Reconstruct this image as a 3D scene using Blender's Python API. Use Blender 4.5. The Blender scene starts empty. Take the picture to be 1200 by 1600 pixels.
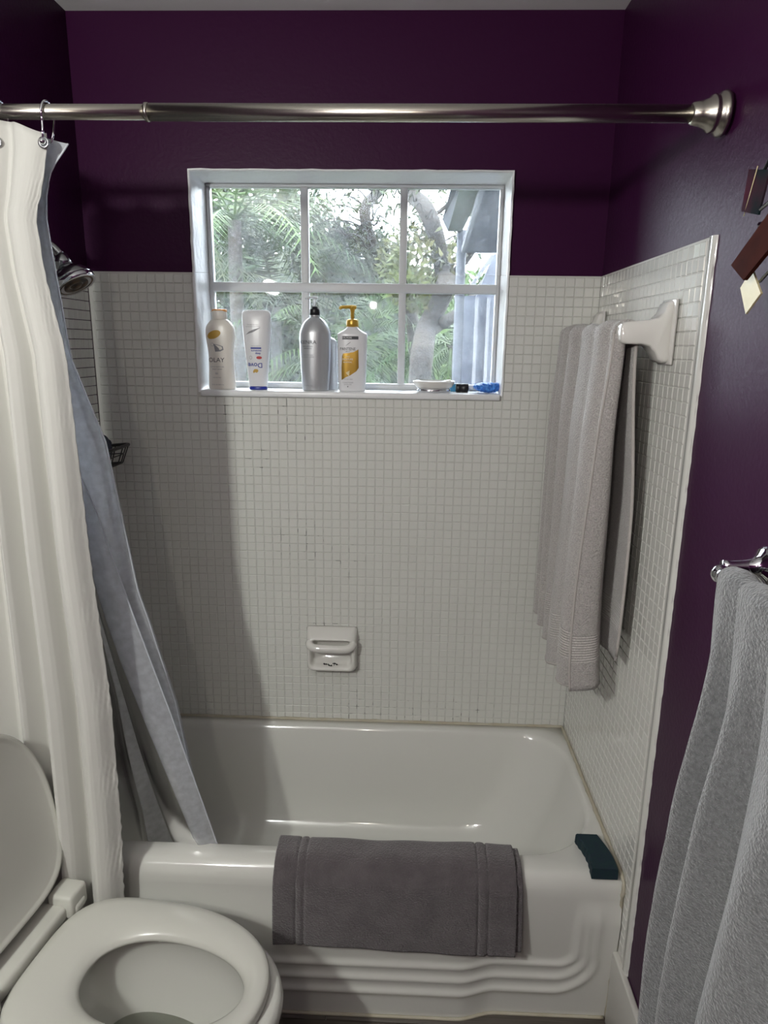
import bpy, bmesh, math, random
import numpy as np
from mathutils import Vector, Matrix
random.seed(7)
S = bpy.context.scene
COL = S.collection

# ------------------------------------------------------------------ camera, world, lamps, exposure
F_PX, CAM = 1058.93, np.array([0.94418, -2.05965, 1.66226])
PITCH, YAW, ROLL = 0.24003851, 0.03201969, 0.01351599
_f = np.array([-math.sin(YAW)*math.cos(PITCH), math.cos(YAW)*math.cos(PITCH), -math.sin(PITCH)])
_r = np.array([math.cos(YAW), math.sin(YAW), 0.0]); _u = np.cross(_r, _f)
R3 = np.array([math.cos(ROLL)*_r + math.sin(ROLL)*_u, -math.sin(ROLL)*_r + math.cos(ROLL)*_u, _f])
cam = bpy.data.cameras.new('camera'); camo = bpy.data.objects.new('camera', cam); COL.objects.link(camo)
cam.sensor_fit = 'AUTO'; cam.sensor_width = 36; cam.lens = F_PX/1600*36; cam.clip_start = 0.02; cam.clip_end = 200
camo.matrix_world = Matrix(((R3[0][0], R3[1][0], -R3[2][0], CAM[0]), (R3[0][1], R3[1][1], -R3[2][1], CAM[1]),
                            (R3[0][2], R3[1][2], -R3[2][2], CAM[2]), (0, 0, 0, 1)))
S.camera = camo
world = bpy.data.worlds.new('overcast_sky'); S.world = world; world.use_nodes = True
bg = world.node_tree.nodes['Background']; bg.inputs[0].default_value = (0.88, 0.94, 1.0, 1); bg.inputs[1].default_value = 14.0
S.view_settings.view_transform = 'Standard'; S.view_settings.look = 'None'
S.view_settings.gamma = 1; S.view_settings.use_curve_mapping = False
S.view_settings.exposure = 0.18
def lamp(name, loc, watts, radius, color):
    l = bpy.data.lights.new(name, 'POINT'); l.energy = watts; l.shadow_soft_size = radius; l.color = color
    o = bpy.data.objects.new(name, l); o.location = loc; COL.objects.link(o); return o
lamp('vanity_bulb', (0.03, -2.22, 2.03), 42, 0.040, (0.98, 1.0, 0.93))
lamp('vanity_bulb', (0.03, -2.40, 2.03), 24, 0.040, (0.98, 1.0, 0.93))
lamp('fill_lamp', (0.70, -2.42, 1.93), 9, 0.020, (1.0, 0.93, 0.80))  # weak fill, added to lift the curtain-shaded tiles on the left

def px(x, y):                      # direction of the line of sight through photograph pixel x, y
    return R3.T @ np.array([(x-600)/F_PX, -(y-800)/F_PX, 1.0])
def at(x, y, depth):               # point on that line in the vertical plane y = depth
    d = px(x, y); return Vector(CAM + d*(depth-CAM[1])/d[1])
def project(p):
    d = R3 @ (np.array(p)-CAM); return 600+F_PX*d[0]/d[2], 800-F_PX*d[1]/d[2]

W, P_T, ZT, ZC, ZR = 1.49, 0.027024, 1.8635, 2.529, 0.431     # room width, tile pitch, tile top, ceiling, tub rim
WX0, WX1, WZ0, WZ1 = 0.317, 1.2235, 1.524, 2.135              # window opening
TILE_END = -0.743

# ------------------------------------------------------------------ materials
def lin(h):
    h = h.lstrip('#'); c = [int(h[i:i+2], 16)/255 for i in (0, 2, 4)]
    return tuple(x/12.92 if x <= .04045 else ((x+.055)/1.055)**2.4 for x in c)
def mat(name, color, rough=0.5, metal=0.0, bump=None, var=None, coat=0.0, ior=1.5, trans=0.0, spec=0.5, sheen=0.0):
    """bump = (scale, strength, distance[, detail]); var = (scale, second colour, amount)"""
    m = bpy.data.materials.new(name); m.use_nodes = True
    nt = m.node_tree; b = nt.nodes['Principled BSDF']
    col = tuple(color) + (1,)
    b.inputs['Base Color'].default_value = col; b.inputs['Roughness'].default_value = rough
    b.inputs['Metallic'].default_value = metal; b.inputs['IOR'].default_value = ior
    b.inputs['Specular IOR Level'].default_value = spec
    b.inputs['Coat Weight'].default_value = coat; b.inputs['Coat Roughness'].default_value = 0.05
    b.inputs['Transmission Weight'].default_value = trans
    b.inputs['Sheen Weight'].default_value = sheen
    tc = nt.nodes.new('ShaderNodeTexCoord')
    if var:
        n = nt.nodes.new('ShaderNodeTexNoise'); n.inputs['Scale'].default_value = var[0]; n.inputs['Detail'].default_value = 6
        r = nt.nodes.new('ShaderNodeValToRGB'); r.color_ramp.elements[0].position = .35; r.color_ramp.elements[1].position = .68
        r.color_ramp.elements[0].color = col
        r.color_ramp.elements[1].color = tuple(c*(1-var[2])+d*var[2] for c, d in zip(color, var[1])) + (1,)
        nt.links.new(tc.outputs['Object'], n.inputs['Vector']); nt.links.new(n.outputs['Fac'], r.inputs['Fac'])
        nt.links.new(r.outputs['Color'], b.inputs['Base Color'])
    if bump:
        n = nt.nodes.new('ShaderNodeTexNoise'); n.inputs['Scale'].default_value = bump[0]
        n.inputs['Detail'].default_value = bump[3] if len(bump) > 3 else 3
        bp = nt.nodes.new('ShaderNodeBump'); bp.inputs['Strength'].default_value = bump[1]; bp.inputs['Distance'].default_value = bump[2]
        nt.links.new(tc.outputs['Object'], n.inputs['Vector']); nt.links.new(n.outputs['Fac'], bp.inputs['Height'])
        nt.links.new(bp.outputs['Normal'], b.inputs['Normal'])
    return m
M = {}
M['purple'] = mat('purple_paint', (0.040, 0.0060, 0.036), 0.38, bump=(110, 0.25, 0.0022, 4), spec=0.13)
M['ceiling'] = mat('ceiling_paint', (0.88, 0.88, 0.88), 0.85, bump=(60, 0.2, 0.002))
M['tile'] = mat('glazed_tile', (0.69, 0.695, 0.655), 0.13, bump=(90, 0.10, 0.0015), coat=0.3)
M['porcelain'] = mat('tub_enamel', (0.685, 0.685, 0.645), 0.12, coat=0.4, bump=(9, 0.05, 0.003))
M['ceramic'] = mat('white_ceramic', (0.74, 0.73, 0.69), 0.10, coat=0.5)
M['toilet'] = mat('toilet_ceramic', (0.61, 0.61, 0.57), 0.11, coat=0.4)
M['seat'] = mat('toilet_seat_plastic', (0.60, 0.60, 0.55), 0.22)
M['trim_white'] = mat('white_gloss_paint', (0.80, 0.81, 0.82), 0.30, bump=(38, 0.5, 0.004, 4))
M['base_white'] = mat('baseboard_paint', (0.62, 0.61, 0.57), 0.4, bump=(20, 0.1, 0.002))
M['alu'] = mat('painted_aluminium', (0.56, 0.57, 0.58), 0.45, bump=(50, 0.1, 0.001))
M['nickel'] = mat('brushed_nickel', (0.50, 0.475, 0.42), 0.27, 1.0, bump=(300, 0.08, 0.0005))
M['chrome'] = mat('chrome', (0.78, 0.79, 0.82), 0.07, 1.0)
M['darkchrome'] = mat('dull_chrome', (0.42, 0.43, 0.44), 0.20, 1.0, bump=(40, 0.05, 0.001))
M['black'] = mat('black_plastic', (0.012, 0.012, 0.016), 0.35)
M['nozzle'] = mat('grimy_spray_face', (0.035, 0.03, 0.025), 0.5, var=(60, (0.25, 0.14, 0.06), 0.6))
M['curtain'] = mat('white_fabric', (0.60, 0.595, 0.56), 0.75, bump=(700, 0.12, 0.0006), sheen=0.2)
M['greytowel'] = mat('grey_terry', (0.185, 0.195, 0.20), 0.95, bump=(260, 1.0, 0.005, 4), var=(150, (0.11, 0.115, 0.12), 0.95), sheen=0.5)
M['mat'] = mat('charcoal_terry', (0.098, 0.084, 0.090), 0.95, bump=(240, 1.0, 0.006, 4), var=(24, (0.135, 0.118, 0.124), 0.8), sheen=0.4)
M['matband'] = mat('charcoal_woven_band', (0.090, 0.078, 0.084), 0.9, bump=(900, 0.3, 0.001), sheen=0.3)
M['sponge'] = mat('dark_green_foam', (0.006, 0.030, 0.034), 0.85, bump=(500, 0.6, 0.002), var=(90, (0.008, 0.016, 0.040), 0.7))
M['caulk'] = mat('yellowed_caulk', (0.50, 0.47, 0.38), 0.5, bump=(60, 0.4, 0.003), var=(22, (0.40, 0.35, 0.24), 0.6))
M['bottle_white'] = mat('white_plastic', (0.72, 0.72, 0.74), 0.28)
M['bottle_cream'] = mat('cream_plastic', (0.74, 0.70, 0.64), 0.30)
M['silver'] = mat('silver_plastic', (0.47, 0.48, 0.50), 0.34, 0.45)
M['clear'] = mat('clear_plastic', (0.80, 0.82, 0.84), 0.15, trans=0.5)
M['gold'] = mat('gold_plastic', (0.56, 0.34, 0.05), 0.28, 0.35)
M['goldprint'] = mat('gold_print', (0.44, 0.27, 0.045), 0.25, 0.6)
M['orange'] = mat('orange_plastic', (0.72, 0.30, 0.07), 0.35)
M['bluecap'] = mat('dark_blue_plastic', (0.02, 0.035, 0.28), 0.3)
M['ink'] = mat('dark_ink', (0.03, 0.03, 0.04), 0.5)
M['greyink'] = mat('grey_ink', (0.24, 0.24, 0.26), 0.5)
M['blueink'] = mat('blue_ink', (0.035, 0.05, 0.30), 0.5)
M['redink'] = mat('red_ink', (0.42, 0.02, 0.02), 0.5)
M['goldink'] = mat('ochre_ink', (0.50, 0.30, 0.04), 0.5)
M['whiteink'] = mat('white_ink', (0.8, 0.8, 0.8), 0.5)
M['bluefilm'] = mat('blue_plastic_mesh', (0.02, 0.13, 0.62), 0.35, bump=(260, 0.8, 0.004), var=(170, (0.10, 0.40, 0.95), 0.8), trans=0.15)
M['cyan'] = mat('light_blue_plastic', (0.10, 0.42, 0.66), 0.4, trans=0.2)
M['navy'] = mat('navy_mesh', (0.012, 0.016, 0.04), 0.8, bump=(200, 1, 0.006))
M['darkplate'] = mat('dark_enamelled_plate', (0.009, 0.018, 0.021), 0.7, spec=.05, var=(14, (0.075, 0.012, 0.030), 0.9))
M['woodplate'] = mat('red_brown_wood', (0.058, 0.013, 0.009), 0.7, spec=.05, var=(30, (0.035, 0.008, 0.006), 0.9))
M['brassplate'] = mat('pale_brass_plate', (0.66, 0.58, 0.36), 0.35, 0.1, var=(35, (0.55, 0.46, 0.25), 0.7))
M['oliveplate'] = mat('olive_bronze_plate', (0.075, 0.060, 0.040), 0.4, 0.2)
M['blackmetal'] = mat('black_metal', (0.014, 0.014, 0.015), 0.3, 0.3)
M['blackmesh'] = mat('black_wire', (0.02, 0.02, 0.022), 0.4)
M['bark'] = mat('grey_bark', (0.0209, 0.0184, 0.0176), 0.9, bump=(14, 0.8, 0.05), var=(3.5, (0.0319, 0.0258, 0.0172), 0.8))
M['leaf_green'] = mat('palm_leaf', (0.016, 0.040, 0.009), 0.55, spec=.15, var=(1.3, (0.050, 0.078, 0.014), 0.9))
M['leaf_dull'] = mat('olive_leaf', (0.019, 0.031, 0.015), 0.6, spec=.15, var=(1.6, (0.042, 0.044, 0.020), 0.9))
M['leaf_yellow'] = mat('yellow_green_leaf', (0.040, 0.052, 0.012), 0.6, spec=.15, var=(2, (0.062, 0.050, 0.020), 0.9))
M['twig'] = mat('thin_twig', (0.0148, 0.0123, 0.0118), 0.9)
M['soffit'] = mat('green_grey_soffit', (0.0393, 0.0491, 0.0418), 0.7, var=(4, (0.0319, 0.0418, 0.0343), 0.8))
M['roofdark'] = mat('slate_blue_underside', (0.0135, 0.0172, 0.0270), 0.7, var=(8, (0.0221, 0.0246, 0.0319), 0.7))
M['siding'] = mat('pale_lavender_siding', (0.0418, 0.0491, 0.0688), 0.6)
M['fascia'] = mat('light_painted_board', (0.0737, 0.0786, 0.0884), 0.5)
M['lawn'] = mat('lawn', (0.0246, 0.0369, 0.0123), 0.95, bump=(30, 1, 0.05), var=(3, (0.0393, 0.0442, 0.0172), 0.8))
M['water'] = mat('bowl_water', (0.55, 0.57, 0.50), 0.03, trans=0.85, ior=1.33)

def grout_mat():
    m = mat('grout', (0.58, 0.575, 0.545), 0.85, bump=(200, 0.4, 0.001))
    nt = m.node_tree; b = nt.nodes['Principled BSDF']
    geo = nt.nodes.new('ShaderNodeNewGeometry')
    def dist(p, r):
        v = nt.nodes.new('ShaderNodeVectorMath'); v.operation = 'DISTANCE'; v.inputs[1].default_value = p
        nt.links.new(geo.outputs['Position'], v.inputs[0])
        mr = nt.nodes.new('ShaderNodeMapRange'); mr.inputs[1].default_value = r; mr.inputs[2].default_value = r*.3
        nt.links.new(v.outputs['Value'], mr.inputs[0]); return mr.outputs[0]
    spots = [((0.40, 0, 1.46), .08), ((0.50, 0, 1.31), .09), ((0.62, 0, 1.40), .10), ((0.74, 0, 0.60), .08), ((0.80, 0, .44), .16),
             ((0.98, 0, .44), .12), ((0.66, 0, .77), .07), ((0.75, 0, .77), .07), ((0.56, 0, 1.50), .10), ((1.17, 0, .455), .12), ((.62, 0, 1.05), .12), ((.75, 0, 1.0), .09)]
    acc = None
    for p, r in spots:
        d = dist(p, r)
        if acc is None: acc = d
        else:
            mx = nt.nodes.new('ShaderNodeMath'); mx.operation = 'MAXIMUM'
            nt.links.new(acc, mx.inputs[0]); nt.links.new(d, mx.inputs[1]); acc = mx.outputs[0]
    n = nt.nodes.new('ShaderNodeTexNoise'); n.inputs['Scale'].default_value = 42; n.inputs['Detail'].default_value = 4
    nt.links.new(geo.outputs['Position'], n.inputs['Vector'])
    r = nt.nodes.new('ShaderNodeMapRange'); r.inputs[1].default_value = .55; r.inputs[2].default_value = .61
    nt.links.new(n.outputs['Fac'], r.inputs[0])
    mu = nt.nodes.new('ShaderNodeMath'); mu.operation = 'MULTIPLY'
    nt.links.new(acc, mu.inputs[0]); nt.links.new(r.outputs[0], mu.inputs[1])
    mix = nt.nodes.new('ShaderNodeMixRGB'); mix.inputs[1].default_value = (0.58, 0.575, 0.545, 1); mix.inputs[2].default_value = (0.015, 0.013, 0.012, 1)
    nt.links.new(mu.outputs[0], mix.inputs[0]); nt.links.new(mix.outputs[0], b.inputs['Base Color'])
    return m
M['grout'] = grout_mat()

def terry_mat():                    # light grey terry with a ribbed woven band near its end
    m = mat('light_grey_terry', (0.50, 0.475, 0.455), 0.95, sheen=0.4)
    nt = m.node_tree; b = nt.nodes['Principled BSDF']
    geo = nt.nodes.new('ShaderNodeNewGeometry'); sep = nt.nodes.new('ShaderNodeSeparateXYZ')
    nt.links.new(geo.outputs['Position'], sep.inputs[0])
    uv = nt.nodes.new('ShaderNodeUVMap')
    su = nt.nodes.new('ShaderNodeSeparateXYZ'); nt.links.new(uv.outputs[0], su.inputs[0])
    n = nt.nodes.new('ShaderNodeTexNoise'); n.inputs['Scale'].default_value = 330; n.inputs['Detail'].default_value = 3
    nt.links.new(geo.outputs['Position'], n.inputs['Vector'])
    w = nt.nodes.new('ShaderNodeMath'); w.operation = 'SINE'
    k = nt.nodes.new('ShaderNodeMath'); k.operation = 'MULTIPLY'; k.inputs[1].default_value = 1000
    nt.links.new(su.outputs[1], k.inputs[0]); nt.links.new(k.outputs[0], w.inputs[0])
    g = nt.nodes.new('ShaderNodeMath'); g.operation = 'COMPARE'; g.inputs[1].default_value = 0.105; g.inputs[2].default_value = 0.034
    nt.links.new(su.outputs[1], g.inputs[0])
    mix = nt.nodes.new('ShaderNodeMixRGB'); nt.links.new(g.outputs[0], mix.inputs[0])
    nt.links.new(n.outputs['Fac'], mix.inputs[1])
    ws = nt.nodes.new('ShaderNodeMath'); ws.operation = 'MULTIPLY'; ws.inputs[1].default_value = 0.12; nt.links.new(w.outputs[0], ws.inputs[0])
    nt.links.new(ws.outputs[0], mix.inputs[2])
    bp = nt.nodes.new('ShaderNodeBump'); bp.inputs['Strength'].default_value = 1.0; bp.inputs['Distance'].default_value = 0.005
    nt.links.new(mix.outputs[0], bp.inputs['Height']); nt.links.new(bp.outputs[0], b.inputs['Normal'])
    r = nt.nodes.new('ShaderNodeMapRange'); r.inputs[1].default_value = .3; r.inputs[2].default_value = .7; r.inputs[3].default_value = .72; r.inputs[4].default_value = 1.12
    nt.links.new(n.outputs['Fac'], r.inputs[0])
    mc = nt.nodes.new('ShaderNodeMixRGB'); mc.blend_type = 'MULTIPLY'; mc.inputs[0].default_value = 1
    mc.inputs[1].default_value = (0.50, 0.475, 0.455, 1); nt.links.new(r.outputs[0], mc.inputs[2]); nt.links.new(mc.outputs[0], b.inputs['Base Color'])
    return m
M['towel'] = terry_mat()
M['hem'] = mat('towel_hem', (0.46, 0.435, 0.41), 0.9, bump=(500, 0.4, 0.001))

def liner_mat():                    # frosted vinyl
    m = bpy.data.materials.new('frosted_vinyl'); m.use_nodes = True; nt = m.node_tree; nt.nodes.clear()
    out = nt.nodes.new('ShaderNodeOutputMaterial')
    tr = nt.nodes.new('ShaderNodeBsdfTransparent'); tr.inputs[0].default_value = (0.93, 0.95, 0.98, 1)
    tl = nt.nodes.new('ShaderNodeBsdfTranslucent'); tl.inputs[0].default_value = (0.88, 0.90, 0.95, 1)
    df = nt.nodes.new('ShaderNodeBsdfDiffuse'); df.inputs[0].default_value = (0.72, 0.74, 0.78, 1)
    gl = nt.nodes.new('ShaderNodeBsdfGlossy'); gl.inputs['Roughness'].default_value = 0.22
    a = nt.nodes.new('ShaderNodeMixShader'); a.inputs[0].default_value = 0.45
    nt.links.new(tl.outputs[0], a.inputs[1]); nt.links.new(df.outputs[0], a.inputs[2])
    n = nt.nodes.new('ShaderNodeTexNoise'); n.inputs['Scale'].default_value = 60; n.inputs['Detail'].default_value = 6
    tc = nt.nodes.new('ShaderNodeTexCoord'); nt.links.new(tc.outputs['Object'], n.inputs['Vector'])
    mr = nt.nodes.new('ShaderNodeMapRange'); mr.inputs[1].default_value = .35; mr.inputs[2].default_value = .7; mr.inputs[3].default_value = .60; mr.inputs[4].default_value = .76
    nt.links.new(n.outputs['Fac'], mr.inputs[0])
    b = nt.nodes.new('ShaderNodeMixShader'); nt.links.new(mr.outputs[0], b.inputs[0])
    nt.links.new(tr.outputs[0], b.inputs[1]); nt.links.new(a.outputs[0], b.inputs[2])
    fr = nt.nodes.new('ShaderNodeFresnel'); fr.inputs[0].default_value = 1.4
    c = nt.nodes.new('ShaderNodeMixShader'); nt.links.new(fr.outputs[0], c.inputs[0])
    nt.links.new(b.outputs[0], c.inputs[1]); nt.links.new(gl.outputs[0], c.inputs[2]); nt.links.new(c.outputs[0], out.inputs[0])
    return m
M['liner'] = liner_mat()
def pane_mat():                     # old window pane with a film of dust and water spots
    m = bpy.data.materials.new('dusty_glass'); m.use_nodes = True; nt = m.node_tree; nt.nodes.clear()
    out = nt.nodes.new('ShaderNodeOutputMaterial')
    tr = nt.nodes.new('ShaderNodeBsdfTransparent'); tr.inputs[0].default_value = (0.97, 0.99, 1.0, 1)
    tl = nt.nodes.new('ShaderNodeBsdfTranslucent'); tl.inputs[0].default_value = (0.88, 0.93, 0.98, 1)
    gl = nt.nodes.new('ShaderNodeBsdfGlossy'); gl.inputs['Roughness'].default_value = 0.02
    tc = nt.nodes.new('ShaderNodeTexCoord')
    n = nt.nodes.new('ShaderNodeTexNoise'); n.inputs['Scale'].default_value = 120; n.inputs['Detail'].default_value = 8
    nt.links.new(tc.outputs['Object'], n.inputs['Vector'])
    n2 = nt.nodes.new('ShaderNodeTexNoise'); n2.inputs['Scale'].default_value = 9; n2.inputs['Detail'].default_value = 4
    nt.links.new(tc.outputs['Object'], n2.inputs['Vector'])
    mr = nt.nodes.new('ShaderNodeMapRange'); mr.inputs[1].default_value = .42; mr.inputs[2].default_value = .78; mr.inputs[3].default_value = .016; mr.inputs[4].default_value = .055
    nt.links.new(n.outputs['Fac'], mr.inputs[0])
    mr2 = nt.nodes.new('ShaderNodeMapRange'); mr2.inputs[1].default_value = .35; mr2.inputs[2].default_value = .7; mr2.inputs[3].default_value = -.006; mr2.inputs[4].default_value = .014
    nt.links.new(n2.outputs['Fac'], mr2.inputs[0])
    ad = nt.nodes.new('ShaderNodeMath'); nt.links.new(mr.outputs[0], ad.inputs[0]); nt.links.new(mr2.outputs[0], ad.inputs[1])
    b = nt.nodes.new('ShaderNodeMixShader'); nt.links.new(ad.outputs[0], b.inputs[0])
    nt.links.new(tr.outputs[0], b.inputs[1]); nt.links.new(tl.outputs[0], b.inputs[2])
    fr = nt.nodes.new('ShaderNodeFresnel'); fr.inputs[0].default_value = 1.35
    c = nt.nodes.new('ShaderNodeMixShader'); nt.links.new(fr.outputs[0], c.inputs[0])
    nt.links.new(b.outputs[0], c.inputs[1]); nt.links.new(gl.outputs[0], c.inputs[2]); nt.links.new(c.outputs[0], out.inputs[0])
    return m
M['pane'] = pane_mat()
def floor_mat():
    m = mat('grey_brown_vinyl', (0.20, 0.175, 0.15), 0.45)
    nt = m.node_tree; b = nt.nodes['Principled BSDF']
    tc = nt.nodes.new('ShaderNodeTexCoord'); mp = nt.nodes.new('ShaderNodeMapping'); mp.inputs['Scale'].default_value = (3, 60, 1)
    n = nt.nodes.new('ShaderNodeTexNoise'); n.inputs['Scale'].default_value = 1.5; n.inputs['Detail'].default_value = 8; n.inputs['Distortion'].default_value = .6
    r = nt.nodes.new('ShaderNodeValToRGB'); r.color_ramp.elements[0].position = .3; r.color_ramp.elements[1].position = .7
    r.color_ramp.elements[0].color = (0.055, 0.045, 0.036, 1); r.color_ramp.elements[1].color = (0.13, 0.115, 0.10, 1)
    nt.links.new(tc.outputs['Generated'], mp.inputs[0]); nt.links.new(mp.outputs[0], n.inputs[0]); nt.links.new(n.outputs['Fac'], r.inputs[0]); nt.links.new(r.outputs[0], b.inputs['Base Color'])
    return m
M['floor'] = floor_mat()

# ------------------------------------------------------------------ mesh helpers
def link(name, me, m, parent=None):
    o = bpy.data.objects.new(name, me); COL.objects.link(o)
    if m is not None: me.materials.append(m)
    if parent is not None: o.parent = parent; o.matrix_parent_inverse = Matrix.Identity(4) if parent.type == 'EMPTY' and tuple(parent.location) == (0, 0, 0) and tuple(parent.rotation_euler) == (0, 0, 0) else wm(parent).inverted()
    return o
def wm(o):
    m = Matrix.LocRotScale(o.location, o.rotation_euler, o.scale)
    return m if o.parent is None else wm(o.parent) @ o.matrix_parent_inverse @ m
def mesh(name, verts, faces, m, parent=None, smooth=True, uvs=None):
    me = bpy.data.meshes.new(name); me.from_pydata([tuple(v) for v in verts], [], faces); me.update()
    bm = bmesh.new(); bm.from_mesh(me); bmesh.ops.recalc_face_normals(bm, faces=bm.faces); bm.to_mesh(me); bm.free()
    if smooth: me.shade_smooth()
    if uvs is not None:
        l = me.uv_layers.new(name='UVMap')
        for lp in me.loops: l.data[lp.index].uv = uvs[lp.vertex_index]
    return link(name, me, m, parent)
def tag(o, label=None, cat=None, group=None, kind=None):
    if label: o['label'] = label
    if cat: o['category'] = cat
    if group: o['group'] = group
    if kind: o['kind'] = kind
    return o
def empty(name, loc=(0, 0, 0), **k):
    o = bpy.data.objects.new(name, None); COL.objects.link(o); o.location = loc; o.empty_display_size = .05
    return tag(o, **k)
def box(name, lo, hi, m, parent=None, bevel=0.0, seg=2, rot=None):
    c = [(a+b)/2 for a, b in zip(lo, hi)]; d = [abs(b-a) for a, b in zip(lo, hi)]
    bm = bmesh.new(); bmesh.ops.create_cube(bm, size=1)
    bmesh.ops.scale(bm, vec=d, verts=bm.verts)
    if bevel: bmesh.ops.bevel(bm, geom=list(bm.edges), offset=bevel, segments=seg, affect='EDGES', profile=.5)
    if rot is not None: bmesh.ops.rotate(bm, cent=(0, 0, 0), matrix=rot, verts=bm.verts)
    bmesh.ops.translate(bm, vec=c, verts=bm.verts)
    me = bpy.data.meshes.new(name); bm.to_mesh(me); bm.free()
    if bevel: me.shade_smooth()
    o = link(name, me, m, parent)
    return o
def loft(name, rings, m, parent=None, cap0=True, cap1=True, closed=True, smooth=True):
    n = len(rings[0]); v = [p for r in rings for p in r]; f = []
    for i in range(len(rings)-1):
        for j in range(n if closed else n-1):
            k = (j+1) % n
            f.append((i*n+j, i*n+k, (i+1)*n+k, (i+1)*n+j))
    if cap0: f.append(tuple(range(n))[::-1])
    if cap1: f.append(tuple(range((len(rings)-1)*n, len(rings)*n)))
    return mesh(name, v, f, m, parent, smooth)
def tube(name, pts, radii, m, parent=None, n=12, caps=True):
    pts = [Vector(p) for p in pts]
    radii = [float(r) for r in radii] if hasattr(radii, '__len__') else [float(radii)]*len(pts)
    rings = []; up = None
    for i, p in enumerate(pts):
        t = (pts[min(i+1, len(pts)-1)] - pts[max(i-1, 0)])
        if t.length < 1e-9: t = Vector((0, 0, 1))
        t.normalize()
        if up is None: up = Vector((0, 0, 1)) if abs(t.z) < .9 else Vector((1, 0, 0))
        s = t.cross(up).normalized(); up = s.cross(t).normalized()
        rings.append([p + radii[i]*(math.cos(a)*s + math.sin(a)*up) for a in [2*math.pi*k/n for k in range(n)]])
    return loft(name, rings, m, parent, caps, caps)
def lathe(name, origin, axis, prof, m, parent=None, n=32):
    """prof: list of (distance along axis, radius)"""
    o = Vector(origin); t = Vector(axis).normalized()
    s = t.cross(Vector((0, 0, 1)) if abs(t.z) < .9 else Vector((1, 0, 0))).normalized(); u = s.cross(t)
    rings = [[o + t*d + max(r, 1e-5)*(math.cos(a)*s + math.sin(a)*u) for a in [2*math.pi*k/n for k in range(n)]] for d, r in prof]
    return loft(name, rings, m, parent)
def grid(name, pts, m, parent=None, thick=0.0, offset=0.0, uvs=None):
    nv, nu = len(pts), len(pts[0]); v = [p for r in pts for p in r]
    f = [(i*nu+j, i*nu+j+1, (i+1)*nu+j+1, (i+1)*nu+j) for i in range(nv-1) for j in range(nu-1)]
    o = mesh(name, v, f, m, parent, uvs=[q for r in uvs for q in r] if uvs else None)
    if thick:
        md = o.modifiers.new('thickness', 'SOLIDIFY'); md.thickness = thick; md.offset = offset
    return o
def smoothstep(a, b, x):
    t = min(max((x-a)/(b-a), 0), 1); return t*t*(3-2*t)
def lerp_table(tab, x):
    if x <= tab[0][0]: return tab[0][1]
    for (a, va), (b, vb) in zip(tab, tab[1:]):
        if x <= b: return va + (vb-va)*(x-a)/(b-a)
    return tab[-1][1]
def cat_rom(p, n):
    """smooth polyline through points p (tuples)"""
    P = [np.array(q, float) for q in p]; P = [2*P[0]-P[1]] + P + [2*P[-1]-P[-2]]; out = []
    for i in range(1, len(P)-2):
        for k in range(n):
            t = k/n; a, b, c, d = P[i-1:i+3]
            out.append(.5*((2*b)+(c-a)*t+(2*a-5*b+4*c-d)*t*t+(3*b-a-3*c+d)*t**3))
    out.append(P[-2]); return out

# ------------------------------------------------------------------ room shell
def ring_plate(name, outer, inner, y0, y1, m, parent=None):
    """plate in the xz plane with a rectangular hole, from y0 (front) to y1"""
    ox0, ox1, oz0, oz1 = outer; ix0, ix1, iz0, iz1 = inner
    v = []
    for y in (y0, y1):
        v += [(ox0, y, oz0), (ox1, y, oz0), (ox1, y, oz1), (ox0, y, oz1), (ix0, y, iz0), (ix1, y, iz0), (ix1, y, iz1), (ix0, y, iz1)]
    f = []
    for k in range(4):
        a, b = k, (k+1) % 4
        f += [(a, b, 4+b, 4+a), (8+a, 8+4+a, 8+4+b, 8+b), (a, 8+a, 8+b, b), (4+a, 4+b, 12+b, 12+a)]
    return mesh(name, v, f, m, parent, smooth=False)
wall_back = tag(ring_plate('wall_back', (-0.14, W+0.02, -0.02, ZC), (WX0, WX1, WZ0, WZ1), 0.004, 0.19, M['purple']), kind='structure')
wall_right = tag(box('wall_right', (W+0.004, -2.85, -0.02), (W+0.12, 0.004, ZC), M['purple']), kind='structure')
wall_left = tag(box('wall_left', (-0.24, -0.768, -0.02), (0, 0.004, ZC), M['purple']), kind='structure')
tag(box('wall_left', (-0.24, -2.85, -0.02), (-0.13, -0.768, ZC), M['purple']), kind='structure')
wall_front = tag(box('wall_front', (-0.24, -2.97, -0.02), (W+0.12, -2.85, ZC), M['purple']), kind='structure')
ceiling = tag(box('ceiling', (-0.24, -2.97, ZC), (W+0.12, 0.19, ZC+0.1), M['ceiling']), kind='structure')
floor = tag(box('floor', (-0.24, -2.97, -0.08), (W+0.12, 0.19, -0.008), M['grout']), kind='structure')
y = -0.55; row = 0
while y > -2.8:
    x = -0.13 - (row*0.37 % 0.9)
    while x < W:
        a, b = max(x, -0.129 if y < -.77 else .001), min(x+0.9, W)
        if b-a > .02: box('plank', (a+.0008, y-.15+.0008, -0.008), (b-.0008, y-.0008, 0.0), M['floor'], floor, bevel=.0012, seg=1)
        x += 0.9
    y -= .15; row += 1
baseboard_right = tag(box('baseboard_right', (W-0.012, -2.84, 0.0), (W+0.004, -0.672, 0.222), M['base_white'], bevel=.004), kind='structure')

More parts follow.
